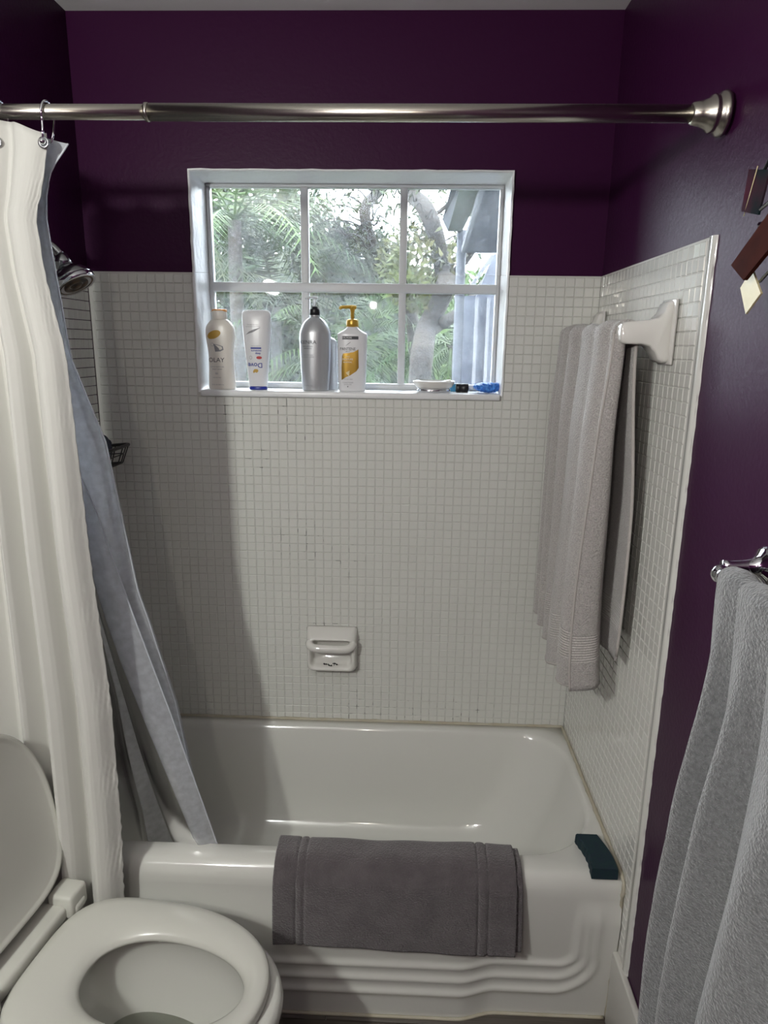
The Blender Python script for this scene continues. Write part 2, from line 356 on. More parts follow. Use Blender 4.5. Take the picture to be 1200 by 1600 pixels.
# ---- mosaic tiles
def tile_mesh():
    h, d, b = P_T/2-.0006, .0022, .0016
    hb = h; ht = h-b
    v = [(-hb, 0, -hb), (hb, 0, -hb), (hb, 0, hb), (-hb, 0, hb),
         (-hb+.0005, -d*.55, -hb+.0005), (hb-.0005, -d*.55, -hb+.0005), (hb-.0005, -d*.55, hb-.0005), (-hb+.0005, -d*.55, hb-.0005),
         (-ht, -d, -ht), (ht, -d, -ht), (ht, -d, ht), (-ht, -d, ht)]
    f = [(8, 9, 10, 11)]
    for k in range(4):
        l = (k+1) % 4
        f += [(k, l, 4+l, 4+k), (4+k, 4+l, 8+l, 8+k)]
    return v, f
TV, TF = tile_mesh()
tile_me = bpy.data.meshes.new('tile'); tile_me.from_pydata(TV, [], TF); tile_me.materials.append(M['tile']); tile_me.update()
bm_ = bmesh.new(); bm_.from_mesh(tile_me); bmesh.ops.recalc_face_normals(bm_, faces=bm_.faces); bm_.to_mesh(tile_me); bm_.free()
def lay_tiles(wall, cells, rotz, singles):
    """cells: (position, score, scale_x, scale_z); best-scoring ones become single objects"""
    cells = sorted(cells, key=lambda c: -c[1]); vv, ff = [], []
    for i, (p, sc, sx, sz) in enumerate(cells):
        e = Matrix.Rotation(rotz, 4, 'Z') @ Matrix.Rotation(random.gauss(0, .010), 4, 'X') @ Matrix.Rotation(random.gauss(0, .010), 4, 'Z') @ Matrix.Rotation(random.gauss(0, .006), 4, 'Y')
        mt = Matrix.Translation(Vector(p)) @ e @ Matrix.Diagonal((sx, 1, sz, 1))
        if i < singles:
            o = bpy.data.objects.new('tile', tile_me); COL.objects.link(o); o.parent = wall
            o.location = mt.to_translation(); o.rotation_euler = mt.to_euler(); o.scale = (sx, 1, sz)
        else:
            b = len(vv); vv += [tuple(mt @ Vector(v)) for v in TV]; ff += [tuple(b+k for k in f) for f in TF]
    if vv: tag(mesh('tile_field', vv, ff, M['tile'], wall, smooth=False), kind='stuff')
YB = -0.0006   # face of the grout bed
cells = []; NR = int((ZT-ZR+.01)/P_T)+1
xs = []; xr = W-.7*P_T; xs.append((W-.35*P_T, .7))
k = 0
while xr-(k+1)*P_T > -0.005: xs.append((xr-(k+.5)*P_T, 1.0)); k += 1
def visible_back(p):
    x, y = project(p)
    return 330 < x < 860 and 430 < y < 1120 and not (850 < x and y < 1000)
for r in range(NR):
    z = ZT-.004-(r+.5)*P_T
    for x, sx in xs:
        if z < ZR-.012: continue
        if WX0-.004 < x+P_T*.45*sx and x-P_T*.45*sx < WX1+.004 and z+P_T*.35 > WZ0-.018: continue
        if .642 < x < .795 and .632 < z < .762: continue
        a = project((x-.0125, 0, z-.0125)); b = project((x+.0125, 0, z+.0125))
        cells.append(((x, YB, z), (b[0]-a[0])*(a[1]-b[1])*(1 if visible_back((x, 0, z)) else .1)*(1 if sx == 1 else .5), sx, 1))
ring_plate('tile_bed', (0.0, W, ZR-.03, ZT), (WX0-.001, WX1+.001, WZ0, ZT-.0001), YB, 0.0045, M['grout'], wall_back)
lay_tiles(wall_back, cells, 0, 300)
cells = []
NC = int((-TILE_END-.022)/P_T)
for r in range(60):
    z = ZT-.004-(r+.5)*P_T
    if z < .24: break
    for c in range(NC):
        yy = -.006-(c+.5)*P_T
        if z < ZR-.01 and yy > -.69: continue
        a = project((W, yy-.0125, z-.0125)); b = project((W, yy+.0125, z+.0125)); q = project((W, yy, z))
        vis = 1 if (q[0] > 985 or (q[0] > 945 and q[1] < 490)) and q[1] < 1500 else .1
        cells.append(((W+.0006, yy, z), abs((b[0]-a[0])*(a[1]-b[1]))*vis, 1, 1))
box('tile_bed', (W+.0006, TILE_END, .215), (W+.0045, .0, ZT), M['grout'], wall_right)
lay_tiles(wall_right, cells, -math.pi/2, 300)
cells = []
for r in range(NR):
    z = ZT-.004-(r+.5)*P_T
    if z < ZR-.01: continue
    for c in range(27): cells.append(((-.0006, -.006-(c+.5)*P_T, z), 0, 1, 1))
box('tile_bed', (-.0045, -.75, ZR-.03), (-.0006, 0, ZT), M['grout'], wall_left)
lay_tiles(wall_left, cells, math.pi/2, 0)
# rounded, slightly ragged edge trim down the front of the right-hand tiles and along their top
pts = []
for i in range(121):
    z = .222 + (ZT-.222)*i/120
    j = .0016*math.sin(i*1.7)*math.sin(i*.61) + random.uniform(-.0007, .0007)
    pts.append([(W+.003, TILE_END+.022, z), (W-.0030, TILE_END+.019, z), (W-.0035, TILE_END+.008, z), (W-.002, TILE_END+.001+j, z), (W+.0045, TILE_END-.002+j, z)])
grid('edge_trim', pts, M['tile'], wall_right)

# ------------------------------------------------------------------ window
window = tag(empty('window_1', (0, 0, 0)), kind='structure')
YW = 0.14
def bumpy_reveal():
    v, f = [], []
    prof = [(-.0075, .0035), (-.0075, 0.001), (-.0045, -.0015), (0.004, -.0025), (YW+.03, -.0025)]   # y, outward offset
    n = 26
    loop = []
    for k in range(n): loop.append((WX0+(WX1-WX0)*k/n, WZ0, 0, -1))
    for k in range(n): loop.append((WX1, WZ0+(WZ1-WZ0)*k/n, 1, 0))
    for k in range(n): loop.append((WX1-(WX1-WX0)*k/n, WZ1, 0, 1))
    for k in range(n): loop.append((WX0, WZ1-(WZ1-WZ0)*k/n, -1, 0))
    rings = []
    for yy, off in prof:
        rg = []
        for i, (x, z, nx, nz) in enumerate(loop):
            w = off + (.0011*math.sin(i*2.1)*math.cos(i*.7+yy*60) if yy < YW else 0)
            corner = (i % n == 0)
            if corner:
                kk = i//n; nx, nz = [(-1, -1), (1, -1), (1, 1), (-1, 1)][kk]
            rg.append((x+nx*w, yy, z+nz*w))
        rings.append(rg)
    return loft('reveal', rings, M['trim_white'], window, False, False)
bumpy_reveal()
box('sill', (WX0+.003, -.012, WZ0-.016), (WX1-.003, YW+.03, WZ0+.003), M['trim_white'], window, bevel=.005)
gx = [WX0+.003, .332, .607, .631, .910, .933, 1.209, WX1-.003]
gz = [WZ0+.003, 1.545, 1.822, 1.850, 2.123, WZ1-.003]
fo = []
def fbar(lo, hi, nm): return box(nm, lo, hi, M['alu'], window, bevel=.003)
fbar((gx[0], YW, gz[0]), (gx[1], YW+.03, gz[5]), 'jamb'); fbar((gx[6], YW, gz[0]), (gx[7], YW+.03, gz[5]), 'jamb')
fbar((gx[0], YW-.001, gz[4]), (gx[7], YW+.031, gz[5]), 'head_rail'); fbar((gx[0], YW-.001, gz[0]), (gx[7], YW+.031, gz[1]), 'bottom_rail')
fbar((gx[2], YW+.002, gz[1]-.004), (gx[3], YW+.028, gz[4]+.004), 'mullion'); fbar((gx[4], YW+.002, gz[1]-.004), (gx[5], YW+.028, gz[4]+.004), 'mullion')
fbar((gx[1]-.004, YW-.002, gz[2]), (gx[6]+.004, YW+.029, gz[3]), 'meeting_rail')
for a, b in ((1, 2), (3, 4), (5, 6)):
    for c, d in ((1, 2), (3, 4)):
        box('pane', (gx[a]-.003, YW+.014, gz[c]-.003), (gx[b]+.003, YW+.0145, gz[d]+.003), M['pane'], window)

# ------------------------------------------------------------------ bathtub
tub = tag(empty('bathtub', (0.745, -.34, 0)), label='white enamel bathtub built in under the window behind a ridged apron', cat='bathtub')
def rr(x0, x1, y0, y1, r, z, nc=10, ns=14):
    """rounded rectangle; r = four corner radii (x1y0, x1y1, x0y1, x0y0)"""
    if not hasattr(r, '__len__'): r = [r]*4
    C = [(x1-r[0], y0+r[0], r[0], -90), (x1-r[1], y1-r[1], r[1], 0), (x0+r[2], y1-r[2], r[2], 90), (x0+r[3], y0+r[3], r[3], 180)]
    out = []
    for k, (cx, cy, q, a0) in enumerate(C):
        arc = [(cx+q*math.cos(math.radians(a0+90*i/nc)), cy+q*math.sin(math.radians(a0+90*i/nc))) for i in range(nc+1)]
        out += arc
        nx, ny, nq, na = C[(k+1) % 4]
        e = (nx+nq*math.cos(math.radians(na)), ny+nq*math.sin(math.radians(na)))
        s = arc[-1]
        out += [(s[0]+(e[0]-s[0])*i/ns, s[1]+(e[1]-s[1])*i/ns) for i in range(1, ns)]
    return [(x, y, z) for x, y in out]
FY = -.678
rings = [rr(.001, W-.0015, FY+.0004, -.001, [.004]*4, .376), rr(.001, W-.0015, FY+.001, -.001, [.004]*4, .392), rr(.001, W-.0015, FY+.0035, -.001, [.004]*4, .405),
         rr(.001, W-.0015, FY+.009, -.001, [.004]*4, .417), rr(.001, W-.0015, FY+.018, -.001, [.004]*4, .4265), rr(.001, W-.0015, FY+.032, -.001, [.004]*4, ZR),
         rr(.10, 1.468, -.607, -.044, [.20, .14, .12, .12], ZR+.001),
         rr(.106, 1.463, -.602, -.049, [.20, .14, .12, .12], .4275), rr(.111, 1.456, -.597, -.055, [.20, .14, .12, .12], .415),
         rr(.13, 1.43, -.585, -.072, [.19, .15, .12, .12], .33), rr(.15, 1.37, -.573, -.086, [.18, .16, .12, .12], .20),
         rr(.165, 1.32, -.562, -.098, [.17, .16, .12, .12], .13), rr(.185, 1.28, -.54, -.118, [.15, .15, .12, .12], .098),
         rr(.22, 1.22, -.50, -.155, [.12, .12, .1, .1], .085), rr(.45, .95, -.38, -.28, [.04]*4, .079)]
loft('basin', rings, M['porcelain'], tub, cap0=False)
# apron: a raised middle that steps back on the right, with three U-shaped ridges
def apron_y(x, z):
    s = (1-smoothstep(1.10, 1.20, x)) * (1-smoothstep(.20, .37, z))
    base = FY+.001+.024*smoothstep(.37, .0, z) - .022*s
    X1, Z0, RR = 1.392, .166, .045
    dx, dz = x-(X1-RR), (Z0+RR)-z
    sd = (math.hypot(max(dx, 0), max(dz, 0)) + min(max(dx, dz), 0)) - RR
    ang = math.atan2(max(dz, 0), max(dx, 0))/(math.pi/2) if (dx > 0 and dz > 0) else (1 if dz > dx else 0)
    h = 0
    for o in (0.0, .042, .084):
        t = sd-o*(.50+.50*ang)
        h += .0052*math.exp(-(t/.0105)**2) + .003*smoothstep(-.012, .006, t)
    return base - h*smoothstep(.372, .30, z)
pts = []
NX, NZ = 230, 110
for i in range(NZ+1):
    z = .378*(1-i/NZ)+.0005
    row = []
    for j in range(NX+1):
        x = .002+(W-.005)*j/NX
        yy = apron_y(x, z)
        row.append((x, yy, z))
    pts.append(row)
grid('apron', pts, M['porcelain'], tub)
# caulk beads where the tub meets the tiled walls
cp = [(.004, -.006, ZR+.002), (.5, -.006, ZR+.002), (1.0, -.006, ZR+.002), (W-.008, -.006, ZR+.002)]
bead = [(x, -.006, ZR+.001) for x in np.linspace(.004, W-.008, 60)] + [(W-.006, yy, ZR+.001) for yy in np.linspace(-.012, -.66, 40)] + [(W-.005, -.678, .425), (W-.0045, -.682, .40)] + [(W-.0045, -.674+.010*k/20, .40*(1-k/20)+.002) for k in range(1, 21)]
tube('caulk_bead', bead, [.0055+.0015*math.sin(i*1.9)*math.sin(i*.8) for i in range(len(bead))], M['caulk'], tub, n=8)
bead = [(x, apron_y(x, .004)-.003, .003) for x in np.linspace(.02, W-.012, 120)]
tube('caulk_bead', bead, .0045, M['caulk'], tub, n=6)

# ------------------------------------------------------------------ ceramic soap dish on the back wall
sd_ = tag(empty('soap_dish', (.712, 0, .70)), label='white ceramic soap dish with grab bar set into the back wall tiles above the tub', cat='soap dish')
def wall_rr(x0, x1, z0, z1, r, y): return [(p[0], y, p[1]) for p in rr(x0, x1, z0, z1, r, 0, 6, 6)]
rings = [wall_rr(.630, .798, .622, .772, .010, -.003), wall_rr(.632, .796, .624, .770, .012, -.010), wall_rr(.634, .794, .626, .765, .016, -.030),
         wall_rr(.638, .791, .632, .745, .020, -.046), wall_rr(.642, .787, .637, .742, .020, -.050), wall_rr(.647, .782, .643, .738, .018, -.046),
         wall_rr(.651, .778, .648, .734, .015, -.030), wall_rr(.655, .774, .655, .730, .012, -.012)]
loft('body', rings, M['ceramic'], sd_)
bar = [(.644, -.040, .728), (.649, -.057, .724), (.667, -.065, .720), (.712, -.067, .719), (.760, -.065, .719), (.779, -.057, .722), (.785, -.040, .727)]
tube('grab_bar', cat_rom(bar, 5), .0130, M['ceramic'], sd_, n=14)
v = []; f = []
for k in range(16):
    a = (.688+.004*k*.75+random.uniform(-.003, .003), -.040+random.uniform(-.004, .002), .6475+random.uniform(0, .008)); r = random.uniform(.0012, .0036); b0 = len(v)
    v += [(a[0]-r, a[1], a[2]), (a[0], a[1]-r*.6, a[2]-r*.5), (a[0]+r, a[1], a[2]), (a[0], a[1]+r*.4, a[2]+r)]; f += [(b0, b0+1, b0+2), (b0, b0+1, b0+3), (b0+1, b0+2, b0+3), (b0, b0+2, b0+3)]
tag(mesh('grime', v, f, M['ink'], sd_), kind='stuff')

# ------------------------------------------------------------------ curtain rod, rings, curtain, liner
RY, RZ = -.725, 2.064
rod = tag(empty('shower_curtain_rod', (.745, RY, RZ)), label='brushed nickel tension shower rod spanning wall to wall above the tub', cat='curtain rod')
ot_ = tube('outer_tube', [(.468, RY, RZ), (W-.038, RY, RZ)], .0145, M['nickel'], rod, n=24)
tube('inner_tube', [(.004, RY, RZ), (.47, RY, RZ)], .0128, M['nickel'], rod, n=24)
tube('sleeve_ring', [(.464, RY, RZ), (.470, RY, RZ)], .0155, M['nickel'], ot_, n=24)
lathe('wall_flange', (W-.0035, RY, RZ), (-1, 0, 0), [(0, .036), (.005, .037), (.010, .034), (.014, .029), (.018, .028), (.021, .031), (.025, .0295), (.030, .024), (.044, .020), (.056, .0175), (.058, .015)], M['nickel'], rod)
lathe('wall_flange', (.001, RY, RZ), (1, 0, 0), [(0, .036), (.005, .037), (.012, .032), (.018, .028), (.025, .029), (.030, .024), (.056, .0175), (.058, .015)], M['nickel'], rod)
for i, x in enumerate((.284, .198)):
    rg = tag(empty('shower_curtain_ring', (x, RY, RZ)), label=['chrome roller ring on the rod at the free corner of the curtain', 'chrome roller ring on the rod, second from the curtain free corner'][i], cat='curtain ring', group='curtain rings on the rod')
    c = [(x-.001+.004*math.sin(a*.5), RY-.019*math.cos(a), RZ-.003+.020*math.sin(a)) for a in np.linspace(-.6, math.pi+.3, 18)]
    hook = [(x, RY-.024, RZ-.055)] + [(x, RY-.021, RZ-.03)] + c + [(x, RY+.017, RZ-.03), (x, RY+.006, RZ-.050)]
    tube('hook', hook, .0022, M['chrome'], rg, n=8)
    lathe('roller_ball', (x+.0, RY-.026, RZ-.055), (0, -1, 0), [(-.004, .001), (-.003, .004), (0, .0058), (.004, .0045), (.006, .001)], M['chrome'], rg, n=16)

curtain = tag(empty('shower_curtain', (.15, RY, 1.0)), label='white fabric shower curtain hanging in folds outside the tub from the rod', cat='shower curtain')
edge = [(.08, .300), (.385, .297), (.59, .306), (.89, .308), (1.24, .290), (1.53, .284), (1.64, .282), (1.785, .258), (1.885, .252), (1.93, .268), (2.0, .286), (2.04, .288)]
pts = []; NV, NU = 130, 260
fold_s = [0, .018, .040, .060, .078, .098, .122, .150, .18, .21, .25, .30]         # distance from the free edge (bottom)
fold_y = [-.728, -.757, -.770, -.758, -.706, -.752, -.768, -.704, -.760, -.712, -.760, -.72]
for i in range(NV+1):
    t = i/NV; z0 = .085
    row = []
    for j in range(NU+1):
        u = j/NU*.29
        droop = .026*smoothstep(.0, .10, .10-u)*0
        ztop = 2.045 - .020*(1-smoothstep(0, .085, u)) if u < .10 else 2.045-.010*(1-math.cos((u-.10)/.085*2*math.pi))*.5
        z = z0 + (ztop-z0)*t
        E = lerp_table(edge, z)
        # folds get narrower and shallower towards the top, and lean
        comp = 1.0 - .12*smoothstep(.4, 2.0, z)
        uu = u
        yy = np.interp(uu, fold_s, fold_y)
        # smooth interpolation of the folds
        yl = np.interp(max(uu-.006, 0), fold_s, fold_y); yr_ = np.interp(uu+.006, fold_s, fold_y)
        yy = (yl+2*yy+yr_)/4
        amp = .35+.75*smoothstep(2.03, 1.2, z)
        yy = -.745+(yy+.745)*amp - .006*smoothstep(1.9, .6, z)
        # cockled hem along the free edge
        hem = smoothstep(.016, .008, u)
        wr = math.sin(z*170+u*900+2.2*math.sin(z*31))*smoothstep(.034, .002, u)*(.4+.6*smoothstep(1.3, .5, z))
        yy += .0024*wr
        x = E - u*comp*(E/.29) + .0011*math.sin(z*190+math.sin(z*40)*2)*hem
        row.append((x, yy, z))
    pts.append(row)
grid('fabric', pts, M['curtain'], curtain, thick=.0012)
for x in (.284, .198):
    lathe('grommet', (x, RY-.0215, RZ-.056), (0, -1, 0), [(0, .0055), (.0012, .0105), (.0025, .0095), (.0028, .006), (.0005, .005)], M['darkchrome'], curtain, n=20)

liner = tag(empty('shower_liner', (.2, -.62, 1.0)), label='frosted translucent vinyl liner hanging inside the tub behind the white curtain', cat='shower liner')
Bx = [(.30, .522), (.43, .484), (.80, .391), (1.03, .328), (1.30, .260), (1.44, .220), (1.65, .185), (1.95, .20), (2.03, .25)]
By = [(.30, -.585), (.43, -.602), (.8, -.612), (1.3, -.625), (1.65, -.66), (2.03, -.715)]
Ax = [(.30, .42), (.43, .415), (.8, .385), (1.02, .346), (1.10, .326), (1.45, .288), (1.63, .238), (1.89, .236), (1.94, .252), (1.985, .284), (2.027, .312)]
Ay = [(.30, -.50), (.43, -.51), (1.0, -.585), (1.45, -.61), (1.63, -.63), (1.89, -.672), (1.985, -.712), (2.027, -.722)]
pts = []
for i in range(91):
    t = i/90; z = .30 + t*1.727
    bx, by, ax, ay = [lerp_table(T, z) for T in (Bx, By, Ax, Ay)]
    w = smoothstep(1.5, .5, z)
    ctrl = [(bx, by), (bx-.018-.03*w, by-.012*w), (bx-.055-.06*w, by+.004), (bx-.045-.075*w, by+.030), (ax-.05, ay-.012), (ax-.015, ay+.004), (ax, ay+.0), (ax-.006, ay+.012),
            (ax-.05-.05*w, ay+.03), (ax-.10-.06*w, ay+.02-.02*w), (max(ax-.17-.05*w, .03), ay+.045), (.015, ay+.02)]
    ctrl = [(max(x, .012), min(yv, -.06)) for x, yv in ctrl]
    if z > 1.93:                       # gathered flat against the header
        k = smoothstep(1.95, 1.99, z); ctrl = [(x*(1-k)+k*((.252+.060*(z-1.94)/.087)*(1-max(q-6, 0)/5)+.015*max(q-6, 0)/5 - .02*max(6-q, 0)), yv*(1-k)+k*(RY+.004+.0015*q)) for q, (x, yv) in enumerate(ctrl)]
    row = [(p[0], p[1], z - .012*smoothstep(.25, .32, p[0])*smoothstep(1.9, 2.03, z)) for p in cat_rom(ctrl, 7)]
    pts.append(row)
grid('vinyl_sheet', pts, M['liner'], liner)
def edge_line(col, nm):
    tube(nm, [pts[i][col] for i in range(0, 91)], .0016, M['liner_edge'], liner, n=6)
M['liner_edge'] = mat('vinyl_edge', (0.74, 0.77, 0.84), 0.3, trans=0.3)
edge_line(0, 'rolled_edge'); edge_line(6*7, 'rolled_edge')

# ------------------------------------------------------------------ shower head and basket
sh = tag(empty('wall_shower', (.0, -.33, 1.88)), label='chrome shower head angled down from the left wall beside the curtain', cat='shower')
lathe('wall_escutcheon', (.001, -.33, 1.905), (1, 0, 0), [(0, .030), (.004, .029), (.010, .016), (.012, .012)], M['darkchrome'], sh)
tube('shower_arm', cat_rom([(.003, -.33, 1.905), (.04, -.33, 1.903), (.07, -.33, 1.888), (.09, -.33, 1.868)], 6), .0105, M['darkchrome'], sh, n=14)
ax_ = Vector((.50, -.08, -.86)).normalized()
o_ = Vector((.088, -.33, 1.860))
lathe('swivel_nut', o_-ax_*.006, ax_, [(0, .012), (0.0024, 0.0201), (0.0260, 0.0212), (0.0295, 0.0165)], M['darkchrome'], sh, n=8)
lathe('bell', o_, ax_, [(0.0189, 0.0153), (0.0260, 0.0224), (0.0354, 0.0354), (0.0448, 0.0448), (0.0543, 0.0490), (0.0590, 0.0502), (0.0614, 0.0472)], M['darkchrome'], sh)
lathe('face_ring', o_, ax_, [(0.0590, 0.0472), (0.0614, 0.0513), (0.0708, 0.0513), (0.0743, 0.0484), (0.0732, 0.0437)], M['chrome'], sh)
lathe('spray_face', o_, ax_, [(0.0649, 0.0437), (0.0732, 0.0437), (0.0743, 0.0401), (0.0714, 0.0366), (0.0714, 0.0319), (0.0755, 0.0295), (0.0755, 0.0189), (0.0720, 0.0165), (0.0779, 0.0106), (0.0791, 0.0012)], M['nozzle'], sh)
bk = tag(empty('wire_basket', (.05, -.16, 1.34)), label='black wire soap basket on the left wall seen past the liner edge', cat='basket')
def rrect_loop(x0, x1, y0, y1, z, r=.02): return [(p[0], p[1], z) for p in rr(x0, x1, y0, y1, r, z, 4, 3)]
def loop_tube(nm, L, r, p, m=None): tube(nm, L + [L[0]], r, m or M['blackmesh'], p, n=8)
loop_tube('rim_wire', [(a, b, c+.10*(a-.06)) for a, b, c in rrect_loop(.004, .122, -.225, -.075, 1.363)], .0048, bk)
loop_tube('base_wire', [(a, b, c+.10*(a-.06)) for a, b, c in rrect_loop(.006, .104, -.212, -.088, 1.312, .015)], .0022, bk)
loop_tube('middle_wire', [(a, b, c+.10*(a-.06)) for a, b, c in rrect_loop(.005, .108, -.217, -.083, 1.338, .017)], .0016, bk)
for a, b, c, d in zip(*[rrect_loop(.004, .122, -.225, -.075, 1.363), rrect_loop(.006, .104, -.212, -.088, 1.312, .015)], range(99), range(99)):
    if c % 2 == 0: tube('upright_wire', [(a[0], a[1], a[2]+.1*(a[0]-.06)), (b[0], b[1], b[2]+.1*(b[0]-.06))], .0017, M['blackmesh'], bk, n=6)
for yy in np.linspace(-.20, -.10, 6): tube('floor_wire', [(.006, yy, 1.306), (.104, yy, 1.316)], .0015, M['blackmesh'], bk, n=6)
pf_v, pf_f = [], []
bm = bmesh.new(); bmesh.ops.create_icosphere(bm, subdivisions=4, radius=1)
for vt in bm.verts:
    d = vt.co.normalized(); h = 1+.10*math.sin(d.x*9+d.z*4)*math.sin(d.y*11+2)+.05*math.sin(d.z*23+d.x*17)
    vt.co = Vector((.052+d.x*.036*h, -.150+d.y*.052*h, 1.363+d.z*.046*h))
me = bpy.data.meshes.new('bath_pouf'); bm.to_mesh(me); bm.free(); me.shade_smooth()
pf = tag(link('bath_pouf', me, M['navy']), label='dark navy bath pouf sitting in the black wire basket', cat='pouf')

# ------------------------------------------------------------------ ceramic towel bar and light grey towel
tb = tag(empty('ceramic_towel_bar', (W, -.31, 1.69)), label='white ceramic towel bar with flared brackets on the right tiled wall', cat='towel bar')
def bracket(y0, y1, nm):
    # outline in the xz plane: wall plate flares into an arm; lofted along y with rounded edges
    out = [(0, .062), (-.010, .063), (-.016, .058), (-.022, .040), (-.033, .029), (-.05, .025), (-.095, .021), (-.104, .018), (-.108, .010), (-.108, -.012), (-.105, -.020), (-.096, -.024),
           (-.062, -.024), (-.046, -.028), (-.034, -.040), (-.026, -.055), (-.018, -.061), (0, -.060)]
    c = Vector((-.04, 0))
    L = []
    for yy, k in ((y0, .86), (y0+.002, .95), (y0+.007, 1), (y1-.007, 1), (y1-.002, .95), (y1, .86)):
        L.append([(W-.0032+(x-0)*(1-(1-k)*.25), yy, 1.697+zv*k) for x, zv in out])
    return loft(nm, L, M['ceramic'], tb)
bracket(-.605, -.545, 'bracket'); bracket(-.085, -.025, 'bracket')
box('wall_plate', (W-.010, -.618, 1.632), (W-.0028, -.535, 1.764), M['ceramic'], tb, bevel=.004)
box('wall_plate', (W-.010, -.098, 1.632), (W-.0028, -.015, 1.764), M['ceramic'], tb, bevel=.004)
BX, BZ = 1.402, 1.692
tube('bar', [(BX, -.56, BZ), (BX, -.07, BZ)], .010, M['ceramic'], tb, n=16)

towel = tag(empty('hanging_towel', (BX, -.32, 1.2)), label='light grey terry towel folded over the white ceramic towel bar', cat='towel')
def towel_left_x(yy, s):
    """s = 0 at the bar, 1 at the lower hem; x of the room-side face"""
    u = (-.07-yy)/.50                      # 0 far, 1 near
    base = BX-.018 - .030*u*smoothstep(.1, 1, s) - .012*smoothstep(.0, .3, s)
    A = .0145*(.85+.35*s)
    ph = u*8.2+.9*math.sin(u*5.0) - .5*s
    r = math.sin(ph*2*math.pi*.72)
    r = math.copysign(abs(r)**.75, r)
    return base - A*r - .006*math.sin(u*3.1*math.pi+1.1*s)
pts, uv = [], []
NY = 150
ys = [-.070-.505*j/NY for j in range(NY+1)]
def lenL(u): return .795+.035*math.sin(u*2.6+.5)+.028*u
rowsL = 110
for i in range(rowsL+1):
    s = 1-i/rowsL; row, ru = [], []
    for j, yy in enumerate(ys):
        u = j/NY
        yv = yy + (.020*math.sin(s*2.2)*(u-.4) + .006*math.sin(s*7+u*3))*s
        # pinch slightly at the bar
        z = BZ+.004 - lenL(u)*s - .004*math.cos(u*40)*s
        x = towel_left_x(yv, s)
        row.append((x, yv, z)); ru.append((u*.5, lenL(u)*(1-s)))
    pts.append(row); uv.append(ru)
for i in range(1, 13):                      # over the bar
    a = math.pi*(1-i/13); row, ru = [], []
    for j, yy in enumerate(ys):
        x0 = towel_left_x(yy, 0); rad = BX-x0
        row.append((BX+rad*math.cos(a)*(1 if a > math.pi/2 else .95), yy, BZ+.004+ (.021+.35*(rad-.018))*math.sin(a))); ru.append((j/NY*.5, .9))
    pts.append(row); uv.append(ru)
for i in range(60):
    s = i/59; row, ru = [], []
    for j, yy in enumerate(ys):
        u = j/NY
        yv = yy-.010*math.sin(s*2.5)*u + .006*math.sin(s*6)
        x = BX+.020+.024*smoothstep(0, .55, s)+.005*math.sin(u*16)*s
        row.append((x, yv, BZ+.004-(.74+.02*math.sin(u*3))*s)); ru.append((u*.5, .74*(1-s)))
    pts.append(row); uv.append(ru)
grid('terry', pts, M['towel'], towel, thick=.007, uvs=uv)
# folded-in near side of the front layer and its pale selvedge
near, hem, uv = [], [], []
for i in range(61):
    s = 1-i/60; z = BZ+.002-(lenL(1)+.002)*s
    xe = towel_left_x(ys[-1], s) - .002; ye = pts[min(int((1-s)*rowsL), rowsL)][-1][1]
    wd = .026+.050*smoothstep(0, 1, s)+.004*math.sin(s*5)
    row, ru = [], []
    for k in range(13):
        t = k/12
        row.append((xe+wd*t, ye-.002-.007*math.sin(t*math.pi)+(.030*max(t-.8, 0)*5)*.6, z+.012*t*smoothstep(.6, 1, s))); ru.append((t*.08, lenL(1)*(1-s)))
    near.append(row); hem.append((xe-.001, ye-.0045, z)); uv.append(ru)
grid('folded_side', near, M['towel'], towel, thick=.006, uvs=uv)
tube('selvedge', hem, .0030, M['hem'], towel, n=8)
tube('selvedge', [pts[rowsL+13+i][-1] for i in range(0, 60, 2)], .0036, M['hem'], towel, n=8)
tube('lower_hem', [Vector(pts[0][j])+Vector((-.001, 0, 0)) for j in range(0, NY+1, 3)], .0042, M['hem'], towel, n=8)

# ------------------------------------------------------------------ chrome towel bar and grey bath towel, right foreground
cb = tag(empty('chrome_towel_bar', (W, -1.06, 1.345)), label='chrome towel bar with round finial on the purple wall', cat='towel bar')
CBX, CBZ = 1.418, 1.338
lathe('wall_rosette', (W+.003, -1.062, 1.345), (-1, 0, 0), [(0, .030), (.004, .031), (.009, .027), (.013, .018), (.022, .0115), (.035, .009), (.055, .008), (.066, .009)], M['chrome'], cb)
rail_ = tube('rail', [(CBX, -1.090, CBZ), (CBX, -1.62, CBZ)], .0105, M['chrome'], cb, n=20)
lathe('finial', (CBX, -1.092, CBZ), (0, 1, 0), [(-.004, .0112), (0, .0125), (.003, .0105), (.006, .012), (.011, .0145), (.017, .0135), (.022, .008), (.023, .001)], M['chrome'], rail_)
lathe('wall_rosette', (W+.003, -1.60, 1.345), (-1, 0, 0), [(0, .030), (.004, .031), (.009, .027), (.013, .018), (.022, .0115), (.035, .009), (.055, .008), (.066, .009)], M['chrome'], cb)
gt = tag(empty('bath_towel', (CBX, -1.35, .9)), label='dark grey thick bath towel draped over the chrome towel bar', cat='towel')
pts = []
ys = [-1.112-.50*j/130 for j in range(131)]
def gx_(u, s):
    A = .003+.027*smoothstep(0, .42, s)
    ph = u*5.4 + .35*math.sin(u*7) + .22*s + .06
    r = 2*abs(math.sin(ph*math.pi))**.85-1
    r2 = math.sin(ph*2*math.pi*1.9+1+s*3)
    return CBX-.0155-.003*smoothstep(0, .4, s) - A*(r+.16*r2)
